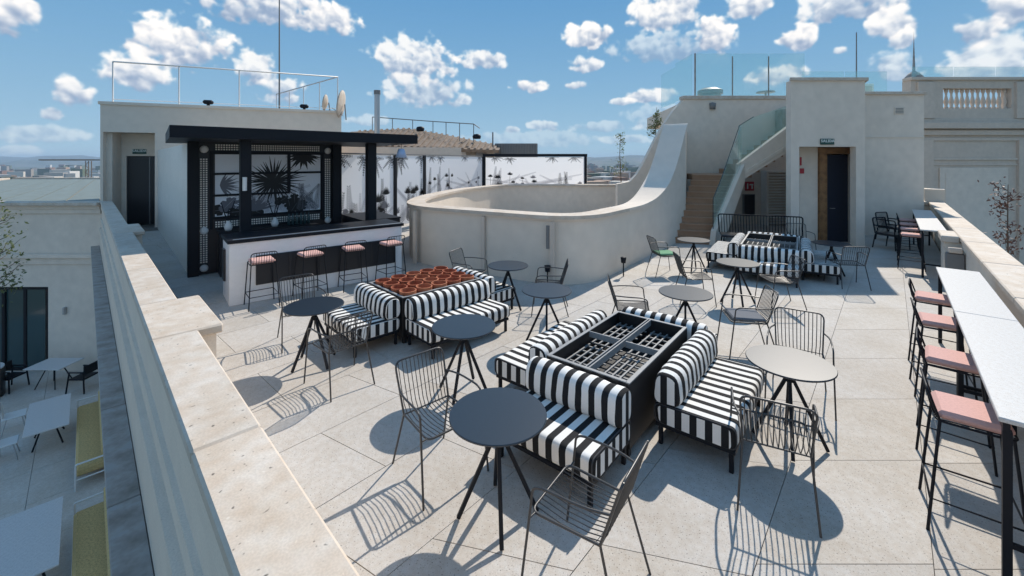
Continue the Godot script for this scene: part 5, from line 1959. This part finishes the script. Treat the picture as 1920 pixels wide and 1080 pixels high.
		if wc == null:
			wc = wire_chair("wire_chair")
			wc.position = p
			wc.rotation.y = tn
			wc.set_meta("label", a[4])
		else:
			var c = copy(wc, p, tn, a[4])
			if "pad" in a[4]:
				seat_pad("seat_pad", M.green_cloth if "green" in a[4] else M.grey_cloth, c, 0.40, 0.40, 0.466, 0.04)
	# bar stools
	var stool = bar_stool("bar_stool", M.pink_cloth)
	var words = ["pink padded bar stool at the left end of the white bar counter", "pink padded bar stool second from the left at the bar counter", "pink padded bar stool third from the left at the bar counter", "pink padded bar stool at the right end of the bar counter"]
	var E = Vector2(0.766, 0.643)
	var F = Vector2(0.643, -0.766)
	for k in 4:
		var p = V(Vector2(-7.03, 9.4) + E * (0.80 + 0.80 * k) + F * 3.12, 0)
		if k == 0:
			stool.position = p
			stool.rotation.y = yaw(-F)
			stool.set_meta("label", words[0])
		else: copy(stool, p, yaw(-F) + [0, 0.12, -0.1, 0.08][k], words[k])
	var u = Vector2(0.664, 0.747)
	var n = Vector2(0.747, -0.664)
	var o = Vector2(1.353, 0)
	words = ["pink padded bar stool nearest the camera at the right bar table", "pink padded bar stool second from the camera at the right bar table", "pink padded bar stool third from the camera at the right bar table", "pink padded bar stool fourth from the camera at the right bar table"]
	var ts = [3.47, 4.53, 5.70, 6.77]
	for k in 4: copy(stool, V(o + u * ts[k] + n * -0.60, 0), yaw(n) + [0.05, -0.04, 0.06, -0.05][k], words[k])
	words = ["pink padded stool nearest the camera at the far bar table", "pink padded stool second along the far bar table", "pink padded stool third along the far bar table", "pink padded stool at the far end of the distant bar table"]
	ts = [12.9, 14.0, 15.1, 16.2]
	for k in 4: copy(stool, V(o + u * ts[k] + n * -0.66, 0), yaw(n), words[k])
	# high bar tables along the right parapet
	for a in [[2.88, 5.235, "white topped high bar table nearest the camera on the right"], [5.243, 7.6, "white topped high bar table second along the right parapet"], [11.95, 17.0, "white topped high bar table at the far end of the right parapet"]]:
		var t = thing("high_table", a[2], "bar table", Vector3.ZERO, 0, "white high tables along the parapet")
		var s = S()
		stone(s, o + u * a[0], o + u * a[1], -0.54, -0.12, 1.022, 1.05, 0.004)
		obj("tabletop", s, M.pale_top, t)
		s = S()
		strip(s, o + u * (a[0] + 0.02), o + u * (a[1] - 0.02), -0.52, -0.49, 0.965, 1.021)
		strip(s, o + u * (a[0] + 0.02), o + u * (a[1] - 0.02), -0.17, -0.14, 0.965, 1.021)
		obj("apron", s, M.black_metal, t)
		for e in [a[0] + 0.05, a[1] - 0.05]:
			for w in [-0.50, -0.16]:
				s = S()
				var p = o + u * e + n * w
				strip(s, p - u * 0.02, p + u * 0.02, -0.02, 0.02, 0.0, 0.9645)
				obj("leg", s, M.black_metal, t)
			s = S()
			strip(s, o + u * (e - 0.012), o + u * (e + 0.012), -0.479, -0.181, 0.28, 0.31)
			obj("stretcher", s, M.black_metal, t)
	# dark wire settee below the stairs and dark armchairs by the far table
	var t = thing("wire_settee", "dark upright wire settee behind the planter by the staircase", "settee", V(Vector2(7.05, 12.05), 0), yaw(Vector2(-0.35, -0.94)))
	var s = S()
	tube(s, bend([Vector3(-1.05, 0.42, 0.3), Vector3(-1.08, 0.95, 0.36), Vector3(1.08, 0.95, 0.36), Vector3(1.05, 0.42, 0.3)], 0.08), 0.02, 6)
	obj("back_frame", s, M.black_metal, t)
	s = S()
	for k in 28: tube(s, [Vector3(-0.98 + k * 0.0726, 0.42, 0.3), Vector3(-1.0 + k * 0.0741, 0.95, 0.36)], 0.009, 4)
	tag(obj("back_wires", s, M.black_metal, t), "", "", "", "stuff")
	s = S()
	box(s, Vector3(0, 0.40, 0.0), Vector3(2.1, 0.06, 0.6), 0.02)
	obj("seat", s, M.black_board, t)
	for sx in [-1, 1]:
		for sz in [-1, 1]:
			s = S()
			bar(s, Vector3(sx * 0.98, 0.38, sz * 0.26), Vector3(sx * 1.02, 0, sz * 0.3), 0.035)
			obj("leg", s, M.black_metal, t)
	var dc = null
	for a in [[10.95, 12.3, "dark armchair standing left of the far bar table"], [12.1, 13.55, "dark armchair by the end wall behind the far bar stools"]]:
		t = thing("lounge_chair", a[2], "chair", V(Vector2(a[0], a[1]), 0), yaw(Vector2(0.3, -0.95)), "dark armchairs by the end wall")
		s = S()
		box(s, Vector3(0, 0.42, 0), Vector3(0.56, 0.06, 0.54), 0.02)
		obj("seat", s, M.black_board, t)
		s = S()
		tube(s, bend([Vector3(-0.27, 0.42, 0.26), Vector3(-0.27, 0.86, 0.34), Vector3(0.27, 0.86, 0.34), Vector3(0.27, 0.42, 0.26)], 0.07), 0.018, 6)
		obj("back_frame", s, M.black_metal, t)
		s = S()
		for k in 9: tube(s, [Vector3(-0.22 + k * 0.055, 0.42, 0.26), Vector3(-0.22 + k * 0.055, 0.86, 0.34)], 0.007, 4)
		tag(obj("back_wires", s, M.black_metal, t), "", "", "", "stuff")
		for sx in [-1, 1]:
			s = S()
			tube(s, bend([Vector3(sx * 0.3, 0, -0.27), Vector3(sx * 0.3, 0.66, -0.24), Vector3(sx * 0.29, 0.66, 0.3)], 0.08), 0.017, 6)
			obj("armrest", s, M.black_metal, t)
			s = S()
			tube(s, [Vector3(sx * 0.27, 0.4, 0.26), Vector3(sx * 0.29, 0, 0.32)], 0.017, 6)
			obj("leg", s, M.black_metal, t)
